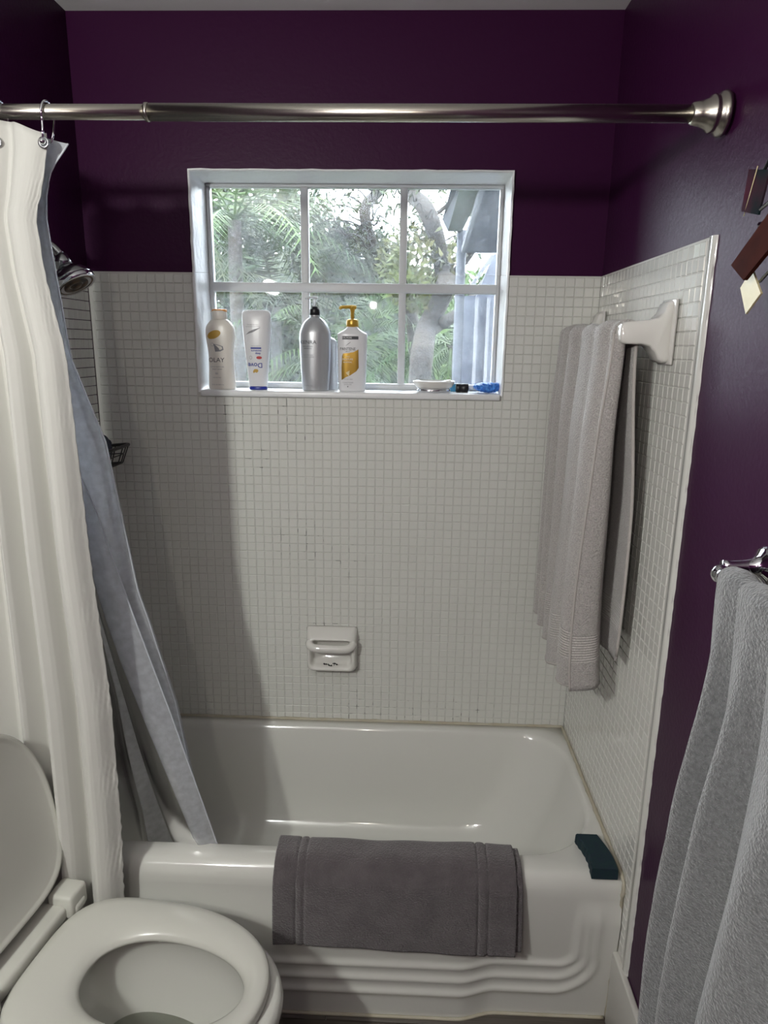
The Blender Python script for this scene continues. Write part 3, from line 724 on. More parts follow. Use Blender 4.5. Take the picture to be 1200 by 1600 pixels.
for i in range(101):
    s = 1-i/100; row = []
    for j, yy in enumerate(ys):
        u = j/130
        yv = yy + (1-u)*(.030*smoothstep(.3, .75, s)-.012*smoothstep(.8, 1, s)) - .02*smoothstep(0, .25, s)*(1-u)
        row.append((gx_(u, s), yv, CBZ+.004-.86*s))
    pts.append(row)
for i in range(1, 11):
    a = math.pi*(1-i/11); row = []
    for j, yy in enumerate(ys):
        rad = CBX-gx_(j/130, 0); row.append((CBX+rad*math.cos(a), yy, CBZ+.004+rad*.95*math.sin(a)))
    pts.append(row)
for i in range(50):
    s = i/49; pts.append([(CBX+.022+.018*s+.006*math.sin(j*.24)*s, yy+(1-j/130)*.012*s, CBZ+.004-.80*s) for j, yy in enumerate(ys)])
grid('terry', pts, M['greytowel'], gt, thick=.010)

# ------------------------------------------------------------------ wall sculpture, upper right edge
ws = tag(empty('wall_sculpture', (W, -1.10, 1.83)), label='metal and wood geometric wall sculpture of plates and rods by the right edge', cat='sculpture')
XS = 1.425
def plate(nm, yz, m, x=XS, th=.003, parent=ws):
    n = len(yz); v = [(x, a, b) for a, b in yz] + [(x+th, a, b) for a, b in yz]
    f = [tuple(range(n)), tuple(range(n, 2*n))[::-1]] + [(k, (k+1) % n, n+(k+1) % n, n+k) for k in range(n)]
    return mesh(nm, v, f, m, parent, smooth=False)
plate('dark_plate', [(-.984, 1.915), (-1.045, 1.900), (-1.030, 1.846), (-.977, 1.860)], M['darkplate'])
plate('wood_plate', [(-.993, 1.784), (-1.038, 1.759), (-1.150, 1.822), (-1.105, 1.852)], M['woodplate'], x=XS-.012, th=.006)
plate('brass_diamond', [(-.997, 1.752), (-1.024, 1.714), (-1.060, 1.740), (-1.024, 1.776)], M['brassplate'], x=XS+.004)
plate('bronze_diamond', [(-1.000, 1.965), (-1.04, 1.925), (-1.09, 1.975), (-1.05, 2.015)], M['oliveplate'], x=W-.012)
tube('black_rod', [(XS+.006, -1.006, 1.873), (XS+.006, -1.020, 1.908), (XS+.006, -1.11, 1.985)], .0028, M['blackmetal'], ws, n=8)
tube('pale_rod', [(XS+.001, -.985, 1.852), (XS-.002, -1.015, 1.912)], .0007, M['brassplate'], ws, n=6)
tube('steel_rod', [(XS, -1.036, 1.852), (XS, -1.075, 1.862), (XS, -1.13, 1.885)], .0026, M['darkchrome'], ws, n=8)
tube('black_rod', cat_rom([(XS+.002, -1.066, 1.856), (XS+.002, -1.071, 1.845), (XS+.002, -1.066, 1.830), (XS+.002, -1.064, 1.824)], 5), .0030, M['blackmetal'], ws, n=8)
tube('foot_rod', [(XS, -1.040, 1.832), (XS, -1.062, 1.826), (XS, -1.085, 1.818)], .0038, M['darkchrome'], ws, n=8)
tube('steel_rod', [(XS+.008, -1.045, 1.757), (XS+.008, -1.085, 1.778), (XS+.008, -1.12, 1.80)], .0024, M['darkchrome'], ws, n=8)
box('mounting_post', (XS+.006, -1.094, 1.735), (W+.0035, -1.080, 1.85), M['blackmetal'], ws, bevel=.002)
box('mounting_bar', (XS+.004, -1.16, 1.96), (W+.0035, -1.105, 2.0), M['blackmetal'], ws, bevel=.002)
tube('cross_rod', [(XS+.010, -1.087, 1.76), (XS+.010, -1.112, 1.98)], .004, M['blackmetal'], ws, n=8)

# ------------------------------------------------------------------ bath mat over the rim
mt_ = tag(empty('bath_mat', (.945, -.65, ZR)), label='charcoal terry bath mat folded over the front rim of the tub', cat='bath mat')
def mat_profile(nm, x0, x1, off, zb, m, ridge):
    prof = [(-.588, .395), (-.592, .425)] + [(-.600, ZR+.006), (-.618, ZR+.010), (-.64, ZR+.010), (-.658, ZR+.007), (-.676, ZR-.003), (-.688, ZR-.024)] + [(-.693, .37), (-.698, .33), (-.702, .28), (-.701, zb)]
    sm = cat_rom(prof, 7); pts = []
    for k, p in enumerate(sm):
        t = k/(len(sm)-1); row = []
        for j in range(161):
            q = j/160; x = x0+(x1-x0)*q
            if t > .55: x += -.004*(1-q)*(t-.55)+.008*q*(t-.55)
            d = 0
            if ridge:
                for c in (.095, .128, .845, .885): d -= .0060*math.exp(-((q-c)/.0040)**2)
                for c in (.1115, .865): d += .0010*math.exp(-((q-c)/.012)**4)
            nrm = Vector((0, -1, .0)) if t > .6 else (Vector((0, 0, 1)) if t > .2 else Vector((0, .6, .6)))
            w = .0016*math.sin(q*9+t*5)+.0012*math.sin(q*23+t*9)
            zz = p[1] + (.006*math.sin(q*5.5+.5) if t > .9 else 0)*(t-.9)*10
            row.append((x, p[0]+nrm.y*(off+d+w), zz+nrm.z*(off+d+w)))
        pts.append(row)
    return grid(nm, pts, m, mt_, thick=.007, offset=0)
mat_profile('under_layer', .649, 1.243, .0045, .246, M['mat'], False)
mat_profile('top_layer', .646, 1.228, .0135, .240, M['mat'], True)

# ------------------------------------------------------------------ sponge on the tub corner
sp = tag(empty('sponge', (1.435, -.61, ZR)), label='dark green curved scrubbing sponge on the tub rim corner by the wall', cat='sponge')
L = []
n = 14
for i in range(n+1):
    t = i/n; yy = -.560-.118*t
    xl = 1.396+.010*t-.0*t + .010*math.sin(t*math.pi)*.9 + .0014*math.sin(t*34); xr_ = 1.452+.020*math.sin(t*math.pi*.62)/math.sin(math.pi*.62)*.85
    L.append((xl, min(xr_, 1.4795), yy))
Zb, Zt_ = ZR+.0012, ZR+.031
rings = []
for xl, xr_, yy in L:
    rings.append([(xl+.001, yy, Zb), (xr_, yy, Zb), (xr_+.001, yy, Zb+.004), (xr_, yy, Zt_-.003), (xr_-.003, yy, Zt_), (xl+.003, yy, Zt_), (xl, yy, Zt_-.003), (xl-.001, yy, Zb+.006)])
loft('foam', rings, M['sponge'], sp, smooth=False)

# ------------------------------------------------------------------ toilet
TC, TA = Vector((.222, -.945, 0)), math.radians(-8)
toilet = tag(empty('toilet', (TC.x, TC.y, 0)), label='white toilet with raised lid and lowered seat beside the tub', cat='toilet')
ca, sa = math.cos(TA), math.sin(TA)
def T(x, y, z): return (TC.x+ca*x-sa*y, TC.y+sa*x+ca*y, z)
def egg(cx, fr, bk_, hw, ef=2.0, eb=2.6, n=72):
    o = []
    for k in range(n):
        t = 2*math.pi*k/n; c, s = math.cos(t), math.sin(t); e = ef if c >= 0 else eb
        r = (abs(c)**e+abs(s)**e)**(-1/e)
        o.append((cx+(fr if c >= 0 else bk_)*c*r, hw*s*r))
    return o
OUT = lambda d=0: egg(.205, .270-d, .228-d, .183-d, 2.15, 3.6)
HOL = lambda d=0: egg(.235, .190-d, .142-d, .098-d, 2.1, 2.2)
def ring3(o, z): return [T(x, y, z) for x, y in o]
def mixo(a, b, t): return [(p[0]*(1-t)+q[0]*t, p[1]*(1-t)+q[1]*t) for p, q in zip(a, b)]
O_, H_ = OUT(), HOL()
prof = [(.04, .408), (.0, .411), (-.005, .418), (.01, .427), (.06, .4325), (.22, .4355), (.5, .4345), (.78, .430), (.93, .423), (.99, .415), (1.0, .409), (.96, .406)]
loft('seat', [ring3(mixo(O_, H_, t), z) for t, z in prof] + [ring3(mixo(O_, H_, .04), .408)], M['seat'], toilet, False, False)
B_ = egg(.205, .296, .22, .192, 2.1, 3.0)
def bo(s, dx=0): return [((x-.19)*s+.19+dx, y*s) for x, y in B_]
rings = [ring3(bo(.62, -.05), .001), ring3(bo(.62, -.05), .03), ring3(bo(.58, -.05), .10), ring3(bo(.63, -.03), .18), ring3(bo(.80, -.01), .27), ring3(bo(.95), .335), ring3(bo(1.0), .365),
         ring3(bo(1.005), .385), ring3(bo(.99), .400), ring3(bo(.96), .405), ring3(egg(.225, .215, .165, .125, 2.1, 2.2), .405), ring3(egg(.225, .212, .162, .122, 2.1, 2.2), .395),
         ring3(egg(.225, .218, .165, .128, 2.1, 2.2), .37), ring3(egg(.225, .205, .15, .118), .31), ring3(egg(.215, .165, .12, .095), .24), ring3(egg(.20, .11, .09, .07), .19), ring3(egg(.19, .06, .06, .045), .15)]
bowl_ = loft('bowl', rings, M['toilet'], toilet)
w_ = mesh('water', ring3(egg(.21, .15, .112, .088), .225), [tuple(range(72))], M['water'], bowl_)
# raised lid, seen from its underside
LA = egg(.215, .245, .185, .178, 2.15, 4.0)
tilt = math.radians(97.5)
def LT(u, v, w):      # u along the lid from its hinge, v across, w = thickness towards the room
    return T(-.060+u*math.cos(tilt)+w*math.sin(tilt), v, .447+u*math.sin(tilt)-w*math.cos(tilt))
def lring(o, w): return [LT(x, y, w) for x, y in o]
def ls(s): return [((x-.22)*s+.22, y*s) for x, y in LA]
loft('lid', [lring(ls(.90), -.012), lring(ls(.97), -.010), lring(ls(1.0), -.004), lring(ls(1.0), .006), lring(ls(.985), .0095), lring(ls(.955), .0095), lring(ls(.935), .006), lring(ls(.91), .004), lring(ls(.5), .0035)], M['seat'], toilet)
def tblock(nm, x0, x1, y0, y1, z0, z1, m, bev=.006):
    b = box(nm, (x0, y0, z0), (x1, y1, z1), m, None, bevel=bev, seg=3)
    for vt in b.data.vertices: vt.co = T(*vt.co)
    b.parent = toilet; b.matrix_parent_inverse = wm(toilet).inverted(); return b
for sgn in (1, -1):
    a, b = sorted((sgn*.108, sgn*.168)); tblock('hinge', -.072, -.012, a, b, .412, .468, M['seat'], .008)
    c, d = sorted((sgn*.118, sgn*.158)); tblock('hinge_cap', -.050, -.008, c, d, .414, .440, M['seat'], .009)
tblock('lid_hinge_bar', -.100, -.026, -.115, .115, .412, .446, M['seat'], .009)
tblock('bowl_deck', -.10, .06, -.165, .165, .33, .405, M['toilet'], .02)
tblock('tank', -.315, -.160, -.130, .130, .40, .76, M['toilet'], .02)
tblock('tank_lid', -.320, -.155, -.134, .134, .762, .80, M['toilet'], .012)

# ------------------------------------------------------------------ things on the window sill
SZ = WZ0+.0032
def sell(a, b, n=40, e=2.4):
    o = []
    for k in range(n):
        t = 2*math.pi*k/n; c, s = math.cos(t), math.sin(t)
        o.append((a*math.copysign(abs(c)**(2/e), c), b*math.copysign(abs(s)**(2/e), s)))
    return o
BODY = {}
def bottle_body(nm, cx, cy, prof, m, parent, e=2.4):
    """prof: (z above sill, half width, half depth)"""
    sm = cat_rom(prof, 4)
    BODY[parent.name] = loft(nm, [[(cx+x, cy+yv, SZ+z) for x, yv in sell(max(a, .001), max(b, .001), 44, e)] for z, a, b in sm], m, parent)
    return BODY[parent.name]
def front_y(cx, cy, prof, e):
    zs = [p[0] for p in prof]
    def fy(x, z):
        a = np.interp(z, zs, [p[1] for p in prof]); b = np.interp(z, zs, [p[2] for p in prof])
        q = min(abs((x-cx)/a), .97); return cy - b*(1-q**e)**(1/e) - .0007
    return fy
def print_poly(nm, poly, fy, m, parent):
    """flat print: polygon in (x, z above sill) laid on the bottle front"""
    bm = bmesh.new(); vs = [bm.verts.new((x, 0, z)) for x, z in poly]; bm.faces.new(vs)
    bmesh.ops.triangulate(bm, faces=bm.faces[:]); bmesh.ops.subdivide_edges(bm, edges=bm.edges[:], cuts=3, use_grid_fill=True)
    for v in bm.verts: v.co = (v.co.x, fy(v.co.x, v.co.z), SZ+v.co.z)
    me = bpy.data.meshes.new(nm); bm.to_mesh(me); bm.free(); return link(nm, me, m, BODY[parent.name])
def text(nm, body, cx, z, size, fy, m, parent, flip=False, sx=1.0, bold=0.0):
    cu = bpy.data.curves.new(nm, 'FONT'); cu.body = body; cu.size = size; cu.align_x = 'CENTER'; cu.align_y = 'CENTER'; cu.resolution_u = 3; cu.offset = bold
    ob = bpy.data.objects.new(nm, cu); me = bpy.data.meshes.new_from_object(ob); bpy.data.objects.remove(ob); bpy.data.curves.remove(cu)
    k = -1 if flip else 1
    for v in me.vertices:
        x, zz = cx+k*v.co.x*sx, z+k*v.co.y; v.co = (x, fy(x, zz)-.0002, SZ+zz)
    me.materials.clear(); me.name = nm
    return link(nm, me, m, BODY[parent.name])
def ell(cx, cz, a, b, n=20, r=0): return [(cx+a*math.cos(t)*math.cos(r)-b*math.sin(t)*math.sin(r), cz+a*math.cos(t)*math.sin(r)+b*math.sin(t)*math.cos(r)) for t in [2*math.pi*k/n for k in range(n)]]

# cream body wash bottle
cx, cy = .372, .050
b1 = tag(empty('body_wash_bottle', (cx, cy, SZ)), label='cream bottle with orange topped cap, leftmost bottle on the window sill', cat='bottle', group='bottles on the window sill')
pr = [(0, .036, .018), (.003, .041, .022), (.03, .0405, .023), (.07, .0385, .023), (.11, .0385, .023), (.145, .0430, .024), (.168, .0445, .024), (.187, .041, .023), (.201, .030, .020), (.207, .0225, .0175), (.209, .020, .016)]
bottle_body('body', cx, cy, pr, M['bottle_cream'], b1, 2.6); fy = front_y(cx, cy, pr, 2.6)
lathe('cap', (cx, cy, SZ+.206), (0, 0, 1), [(0, .0215), (.002, .0225), (.022, .0225), (.026, .0215)], M['bottle_cream'], b1)
rr_ = [[(cx+r*math.cos(t), cy+r*.9*math.sin(t), SZ+z+dz*(1+math.sin(t))*.5*(-1)) for t in np.linspace(0, 2*math.pi, 28, endpoint=False)] for r, z, dz in ((.0226, .2265, -.004), (.0232, .231, -.004), (.0205, .2355, -.003), (.012, .236, -.002))]
loft('cap_top', rr_, M['orange'], b1)
lx = cx-.010
text('lettering', 'OLAY', lx, .087, .0185, fy, M['ink'], b1, sx=1.05)
text('lettering', 'ULTRA MOISTURE', lx+.002, .067, .0052, fy, M['greyink'], b1); text('lettering', 'BODY WASH', lx+.002, .060, .0052, fy, M['greyink'], b1)
text('lettering', 'B3', lx, .047, .008, fy, M['greyink'], b1); text('lettering', 'SHEA BUTTER', lx, .035, .0042, fy, M['greyink'], b1); text('lettering', '22 FL OZ (650 mL)', lx+.002, .014, .0048, fy, M['greyink'], b1)
print_poly('seed_print', ell(lx-.004, .162, .022, .0115, r=.35), fy, M['goldink'], b1)
print_poly('swirl_print', [(lx-.006, .135), (lx+.010, .132), (lx+.022, .128), (lx+.024, .118), (lx+.014, .113), (lx-.002, .112), (lx+.012, .120)], fy, M['greyink'], b1)
print_poly('drop_print', ell(lx-.010, .133, .0042, .0052), fy, M['greyink'], b1); print_poly('drop_inner_print', ell(lx-.010, .133, .0034, .0044), lambda x, z, f=fy: f(x, z)-.0004, M['bottle_cream'], b1)
print_poly('swirl_inner_print', [(lx-.002, .133), (lx+.010, .130), (lx+.019, .1265), (lx+.020, .120), (lx+.012, .117), (lx+.010, .122)], lambda x, z, f=fy: f(x, z)-.0004, M['bottle_cream'], b1)

# white conditioner bottle standing on its blue cap
cx, cy = .484, .050
b2 = tag(empty('conditioner_bottle', (cx, cy, SZ)), label='white bottle standing upside down on its dark blue cap on the sill', cat='bottle', group='bottles on the window sill')
lathe_prof = [(0, .0268), (.002, .0275), (.007, .0275), (.011, .0255)]
loft('cap', [[(cx+x, cy+yv, SZ+z) for x, yv in sell(a, a*.72, 36, 2.3)] for z, a in lathe_prof], M['bluecap'], b2)
pr = [(.0105, .0265, .0185), (.014, .0275, .0195), (.05, .0315, .021), (.10, .0362, .022), (.15, .0405, .022), (.19, .0428, .021), (.214, .0438, .019), (.226, .0425, .016), (.233, .037, .012), (.2355, .028, .008)]
bottle_body('body', cx, cy, pr, M['bottle_white'], b2, 2.6); fy = front_y(cx, cy, pr, 2.6)
text('lettering', 'Dove', cx-.004, .074, .0205, fy, M['blueink'], b2, flip=True, bold=.0003)
text('lettering', 'deep', cx+.006, .108, .0085, fy, M['blueink'], b2, flip=True, bold=.0002); text('lettering', 'moisture', cx+.001, .116, .0085, fy, M['blueink'], b2, flip=True, bold=.0002)
text('lettering', 'nourishes dry skin', cx, .130, .0040, fy, M['greyink'], b2, flip=True); text('lettering', '22 FL OZ (650 mL)', cx-.008, .192, .0044, fy, M['greyink'], b2, flip=True)
print_poly('red_print', ell(cx+.009, .096, .0085, .0045), fy, M['redink'], b2)
print_poly('blue_band_print', [(cx-.016, .1215), (cx+.016, .1215), (cx+.016, .1265), (cx-.016, .1265)], fy, M['blueink'], b2)
print_poly('emblem_print', [(cx-.011, .056), (cx-.006, .062), (cx+.003, .062), (cx+.006, .057), (cx+.001, .051), (cx-.004, .053), (cx-.010, .050)], fy, M['goldink'], b2)
print_poly('swash_print', [(cx-.030, .163), (cx-.020, .172), (cx-.004, .179), (cx+.016, .184), (cx-.006, .171), (cx-.022, .166)], fy, M['greyink'], b2)
print_poly('line_print', [(cx-.030, .1862), (cx+.014, .1862), (cx+.014, .1869), (cx-.030, .1869)], fy, M['greyink'], b2)
print_poly('seal_print', ell(cx-.0165, .096, .004, .0055), fy, M['greyink'], b2); print_poly('seal_inner_print', ell(cx-.0165, .096, .0032, .0046), lambda x, z, f=fy: f(x, z)-.0004, M['bottle_white'], b2)

# silver shampoo pump bottle
cx, cy = .661, .050
b3 = tag(empty('shampoo_bottle', (cx, cy, SZ)), label='silver shampoo bottle with black collar and clear pump on the sill', cat='bottle', group='bottles on the window sill')
pr = [(0, .036, .034), (.003, .0395, .037), (.03, .0425, .040), (.09, .0455, .042), (.14, .0470, .043), (.163, .0470, .043), (.175, .0455, .042), (.190, .040, .037), (.203, .032, .030), (.211, .024, .023), (.216, .016, .016)]
bottle_body('body', cx, cy, pr, M['silver'], b3, 2.15); fy = front_y(cx, cy, pr, 2.15)
lathe('neck', (cx, cy, SZ+.213), (0, 0, 1), [(0, .014), (.004, .0135), (.006, .0145), (.014, .0145)], M['silver'], b3, n=24)
lathe('collar', (cx, cy, SZ+.222), (0, 0, 1), [(0, .0145), (.001, .0158), (.0165, .0158), (.018, .015), (.0185, .0105), (.024, .0105), (.025, .008)], M['black'], b3, n=24)
lathe('pump_stem', (cx, cy, SZ+.245), (0, 0, 1), [(0, .0045), (.018, .0055), (.024, .0065), (.028, .008), (.031, .006)], M['clear'], b3, n=18)
tube('pump_nozzle', cat_rom([(cx+.010, cy-.002, SZ+.271), (cx, cy-.003, SZ+.2725), (cx-.014, cy-.008, SZ+.272), (cx-.027, cy-.012, SZ+.2685)], 4), [.0045]*6+[.0038]*5+[.003]*2, M['clear'], b3, n=10)
lx = cx-.017
text('lettering', 'KENRA', lx, .143, .0150, fy, M['ink'], b3, sx=1.1); text('lettering', 'VOLUMIZING', lx, .131, .0052, fy, M['ink'], b3); text('lettering', 'SHAMPOO', lx, .125, .0052, fy, M['ink'], b3)
text('lettering', 'LIFTS FINE HAIR', lx, .106, .0042, fy, M['greyink'], b3); text('lettering', 'FULL BODY & SHINE', lx, .100, .0042, fy, M['greyink'], b3); text('lettering', '33.8 FL OZ', lx, .016, .0052, fy, M['greyink'], b3)

# second silver bottle behind
cx, cy = .694, .1065
b4 = tag(empty('small_bottle', (cx, cy, SZ)), label='silver bottle with black cap half hidden behind the silver pump bottle', cat='bottle', group='bottles on the window sill')
pr = [(0, .024, .022), (.003, .028, .024), (.06, .029, .0245), (.13, .0285, .0245), (.150, .024, .021), (.158, .0135, .0125), (.160, .011, .011)]
bottle_body('body', cx, cy, pr, M['silver'], b4, 2.1)
lathe('cap', (cx-.003, cy, SZ+.1575), (0, 0, 1), [(0, .0115), (.001, .0125), (.024, .012), (.026, .010)], M['black'], b4, n=24)

# white pump bottle with gold label
cx, cy = .774, .050
b5 = tag(empty('pump_bottle', (cx, cy, SZ)), label='white bottle with gold pump and gold label, rightmost bottle on the sill', cat='bottle', group='bottles on the window sill')
pr = [(0, .036, .020), (.003, .0395, .023), (.03, .0415, .0245), (.09, .0435, .025), (.150, .0445, .025), (.1665, .0450, .0245), (.170, .0445, .024), (.176, .034, .022), (.184, .021, .019), (.190, .0165, .0165), (.194, .0155, .0155)]
bottle_body('body', cx, cy, pr, M['bottle_white'], b5, 3.0); fy = front_y(cx, cy, pr, 3.0)
lathe('collar', (cx, cy, SZ+.189), (0, 0, 1), [(0, .0165), (.001, .0185), (.010, .0188), (.019, .0178), (.021, .0172), (.0225, .0135), (.024, .007)], M['gold'], b5, n=28)
lathe('pump_stem', (cx, cy, SZ+.211), (0, 0, 1), [(0, .0052), (.018, .0056), (.028, .0075), (.034, .0105), (.038, .0105), (.040, .007)], M['gold'], b5, n=18)
tube('pump_nozzle', cat_rom([(cx+.012, cy-.002, SZ+.246), (cx, cy-.003, SZ+.2475), (cx-.018, cy-.006, SZ+.247), (cx-.033, cy-.008, SZ+.2455), (cx-.037, cy-.0085, SZ+.240)], 4), [.0055]*6+[.005]*8+[.0038]*3, M['gold'], b5, n=10)
lx = cx-.012
print_poly('black_band_print', [(cx-.043, .153), (cx+.020, .153), (cx+.020, .1625), (cx-.043, .1625)], fy, M['ink'], b5)
text('lettering', '33% MORE', lx-.002, .1578, .0062, lambda x, z, f=fy: f(x, z)-.0005, M['whiteink'], b5)
text('lettering', 'PANTENE', lx, .125, .0120, fy, M['ink'], b5, sx=.92); text('lettering', 'PRO-V', lx, .1175, .0045, fy, M['ink'], b5)
for k in range(3): print_poly('emblem_print', [(lx-.006+.003*k, .135+.002*k), (lx+.002+.003*k, .142+.002*k), (lx+.003+.003*k, .1412+.002*k), (lx-.005+.003*k, .1345+.002*k)], fy, M['greyink'], b5)
print_poly('gold_label_print', [(cx-.029, .104), (cx-.026, .112), (cx-.010, .1135), (cx+.006, .1165), (cx+.020, .1245), (cx+.021, .070), (cx+.014, .060), (cx-.004, .048), (cx-.018, .042), (cx-.031, .033), (cx-.026, .050), (cx-.031, .072)], fy, M['goldprint'], b5)
gy = lambda x, z, f=fy: f(x, z)-.0006
text('lettering', 'DAILY', lx, .103, .0050, gy, M['whiteink'], b5); text('lettering', 'MOISTURE', lx, .095, .0074, gy, M['whiteink'], b5, sx=.9); text('lettering', 'RENEWAL', lx, .0865, .0058, gy, M['whiteink'], b5)
print_poly('bow_print', [(lx-.006, .056), (lx+.006, .062), (lx+.005, .054), (lx+.001, .051), (lx+.004, .045), (lx-.002, .050)], gy, M['brassplate'], b5)
text('lettering', 'FOR DRY HAIR', lx+.001, .036, .0042, fy, M['greyink'], b5); text('lettering', 'CONDITIONER', lx, .026, .0050, fy, M['greyink'], b5); text('lettering', '30.4 FL OZ', lx, .0205, .0050, fy, M['greyink'], b5)
print_poly('dot_print', ell(lx, .014, .0016, .0020, 10), fy, M['ink'], b5)

# soap bowl, cap, scrubber
cx, cy = 1.024, .055
sb = tag(empty('soap_bowl', (cx, cy, SZ)), label='white oval soap bowl on a metal foot on the window sill', cat='soap dish')
def oval(a, b, z): return [(cx+x, cy+yv, SZ+z) for x, yv in sell(a, b, 44, 2.0)]
loft('bowl', [oval(.050, .034, .0125), oval(.056, .040, .016), oval(.062, .046, .026), oval(.0655, .0495, .0335), oval(.064, .048, .0345), oval(.060, .045, .029), oval(.052, .036, .0185)], M['ceramic'], sb)
loft('metal_foot', [oval(.049, .033, .0), oval(.052, .036, .002), oval(.052, .036, .008), oval(.047, .031, .0135)], M['chrome'], sb)
sl = tag(box('soap_sliver', (cx+.016, cy-.018, SZ+.0195), (cx+.052, cy+.012, SZ+.0290), M['bottle_cream'], bevel=.004, rot=Matrix.Rotation(-.28, 3, 'Y')), label='pale sliver of soap resting in the white oval soap bowl', cat='soap')
sl.location.z += .006
bw = tag(loft('wrapper', [[(cx+.064+.004*math.sin(3*t)+r*math.cos(t), .098+r*.6*math.sin(t), SZ+z) for t in np.linspace(0, 2*math.pi, 18, endpoint=False)] for r, z in ((.011, 0), (.014, .004), (.012, .012), (.006, .020), (.002, .023))], M['cyan']), label='light blue crumpled wrapper behind the soap bowl', cat='wrapper')
cx, cy = 1.111, .062
kc = tag(empty('bottle_cap', (cx, cy, SZ)), label='black cylindrical cap lying between the soap bowl and the blue scrubber', cat='cap')
lathe('shell', (cx-.0195, cy, SZ+.0136), (1, 0, 0), [(0, .0115), (.001, .0134), (.016, .0134), (.0165, .0128), (.018, .0128), (.0185, .0134), (.038, .0134), (.039, .012)], M['black'], kc, n=28)
bm = bmesh.new(); bmesh.ops.create_icosphere(bm, subdivisions=5, radius=1)
for vt in bm.verts:
    d = vt.co.normalized(); h = 1+.07*math.sin(d.x*8+d.y*5+1)*math.sin(d.z*7+2)+.035*math.sin(d.x*21+d.z*9)
    fl = math.copysign(abs(d.z)**.6, d.z)
    wob = .10*math.sin(math.atan2(d.y, d.x)*3+1)
    vt.co = Vector((1.184+d.x*.040*h*(1+.12*d.z+wob), .046+d.y*.030*h*(1+wob), SZ+.0158+fl*.0150*h*(1+.15*d.x)))
zmin = min(v.co.z for v in bm.verts)
for vt in bm.verts: vt.co.z += SZ+.0002-zmin
me = bpy.data.meshes.new('scrubber'); bm.to_mesh(me); bm.free(); me.shade_smooth()
tag(link('scrubber', me, M['bluefilm']), label='bright blue crumpled scrubber in the right corner of the window sill', cat='scrubber')

# ------------------------------------------------------------------ outside
GZ = -0.3
ground = tag(box('ground', (-30, .3, GZ-.2), (30, 40, GZ), M['lawn']), kind='structure')
def leaves(name, centre, radii, n, size, m, parent, elong=1.6, seed=1):
    rnd = random.Random(seed); v, f = [], []
    for _ in range(n):
        while True:
            p = Vector((rnd.uniform(-1, 1), rnd.uniform(-1, 1), rnd.uniform(-1, 1)))
            if .25 < p.length < 1: break
        p = Vector((centre[0]+p.x*radii[0], centre[1]+p.y*radii[1], centre[2]+p.z*radii[2]))
        s = size*rnd.uniform(.6, 1.3); a = Vector((rnd.gauss(0, 1), rnd.gauss(0, 1), rnd.gauss(0, 1))).normalized(); b = a.orthogonal().normalized()
        k = len(v); v += [p-a*s*elong*.5, p+b*s*.3, p+a*s*elong*.5, p-b*s*.3]; f.append((k, k+1, k+2, k+3))
    return tag(mesh(name, v, f, m, parent, smooth=False), kind='stuff')
def frond(base, tip, sag, m, parent, n=26, ll=.42):
    b, t = Vector(base), Vector(tip); d = (t-b); L = d.length; side = d.cross(Vector((0, 0, 1))).normalized()
    v, f = [], []
    pp = [b+d*(i/n)+Vector((0, 0, sag*math.sin(math.pi*min(i/n, 1)*.9)*L - (i/n)**2*L*.35)) for i in range(n+1)]
    for i in range(n):
        a, c = pp[i], pp[i+1]; w = .010*(1-i/n)+.004; k = len(v)
        v += [a-side*w, a+side*w, c+side*w, c-side*w]; f.append((k, k+1, k+2, k+3))
        if i < 2: continue
        dr = (c-a).normalized(); l = ll*L*(.35+.65*math.sin(math.pi*(i/n*.85+.12)))*.45
        for sg in (-1, 1):
            q = a + (side*sg*.75+dr*.65+Vector((0, 0, -.35+random.uniform(-.15, .15)))).normalized()*l; k = len(v); e = dr*.014
            v += [a-e, a+e, q]; f.append((k, k+1, k+2))
    return mesh('frond', v, f, m, parent, smooth=False)
def palm(name, base, top, r, nf, fl, m, label, seed):
    random.seed(seed); o = tag(empty(name, (base[0], base[1], GZ)), label=label, cat='tree', group='trees outside the window')
    tube('trunk', [(base[0], base[1], GZ), ((base[0]+top[0])/2+.05, base[1], (GZ+top[2])/2), top], [r*1.25, r, r*.9], M['bark'], o, n=12)
    for k in range(nf):
        a = 2*math.pi*k/nf*1.618*2; el = random.uniform(-.75, .75)
        tip = (top[0]+fl*math.cos(a)*math.cos(el), top[1]+fl*.8*math.sin(a)*math.cos(el), top[2]+fl*math.sin(el))
        frond(top, tip, .12, m, o)
    return o
def limb(pxs, depth, r0, r1, nm, parent, n=10, jig=0.0):
    q = [at(x, y, depth) for x, y in pxs]; q = cat_rom([tuple(p) for p in q], 5)
    q = [Vector(p)+Vector((0, .25*math.sin(i*.35), 0)) for i, p in enumerate(q)]
    return tube(nm, q, list(np.linspace(r0, r1, len(q))), M['bark'] if r0 > .02 else M['twig'], parent, n=n)
# palms
palm('palm_tree', (at(356, 500, 6.0)), at(366, 345, 6.0), .085, 30, 2.3, M['leaf_green'], 'tall feathery palm filling the left panes of the window', 3)
palm('palm_tree', (at(300, 500, 7.2)), at(300, 400, 7.2), .10, 24, 2.6, M['leaf_dull'], 'palm at the far left edge of the window, behind the tall feathery one', 5)
palm('palm_tree', (at(520, 640, 6.6)), at(535, 560, 6.6), .09, 28, 2.0, M['leaf_green'], 'low green palm in the lower middle pane behind the bottles', 8)
palm('palm_tree', (at(700, 640, 6.2)), at(705, 540, 6.2), .06, 22, 1.3, M['leaf_green'], 'small bright green palm beside the forked trunk', 11)
palm('palm_tree', (at(425, 640, 8.2)), at(430, 480, 8.2), .09, 26, 2.2, M['leaf_dull'], 'dull green palm between the left and middle panes, far back', 12)
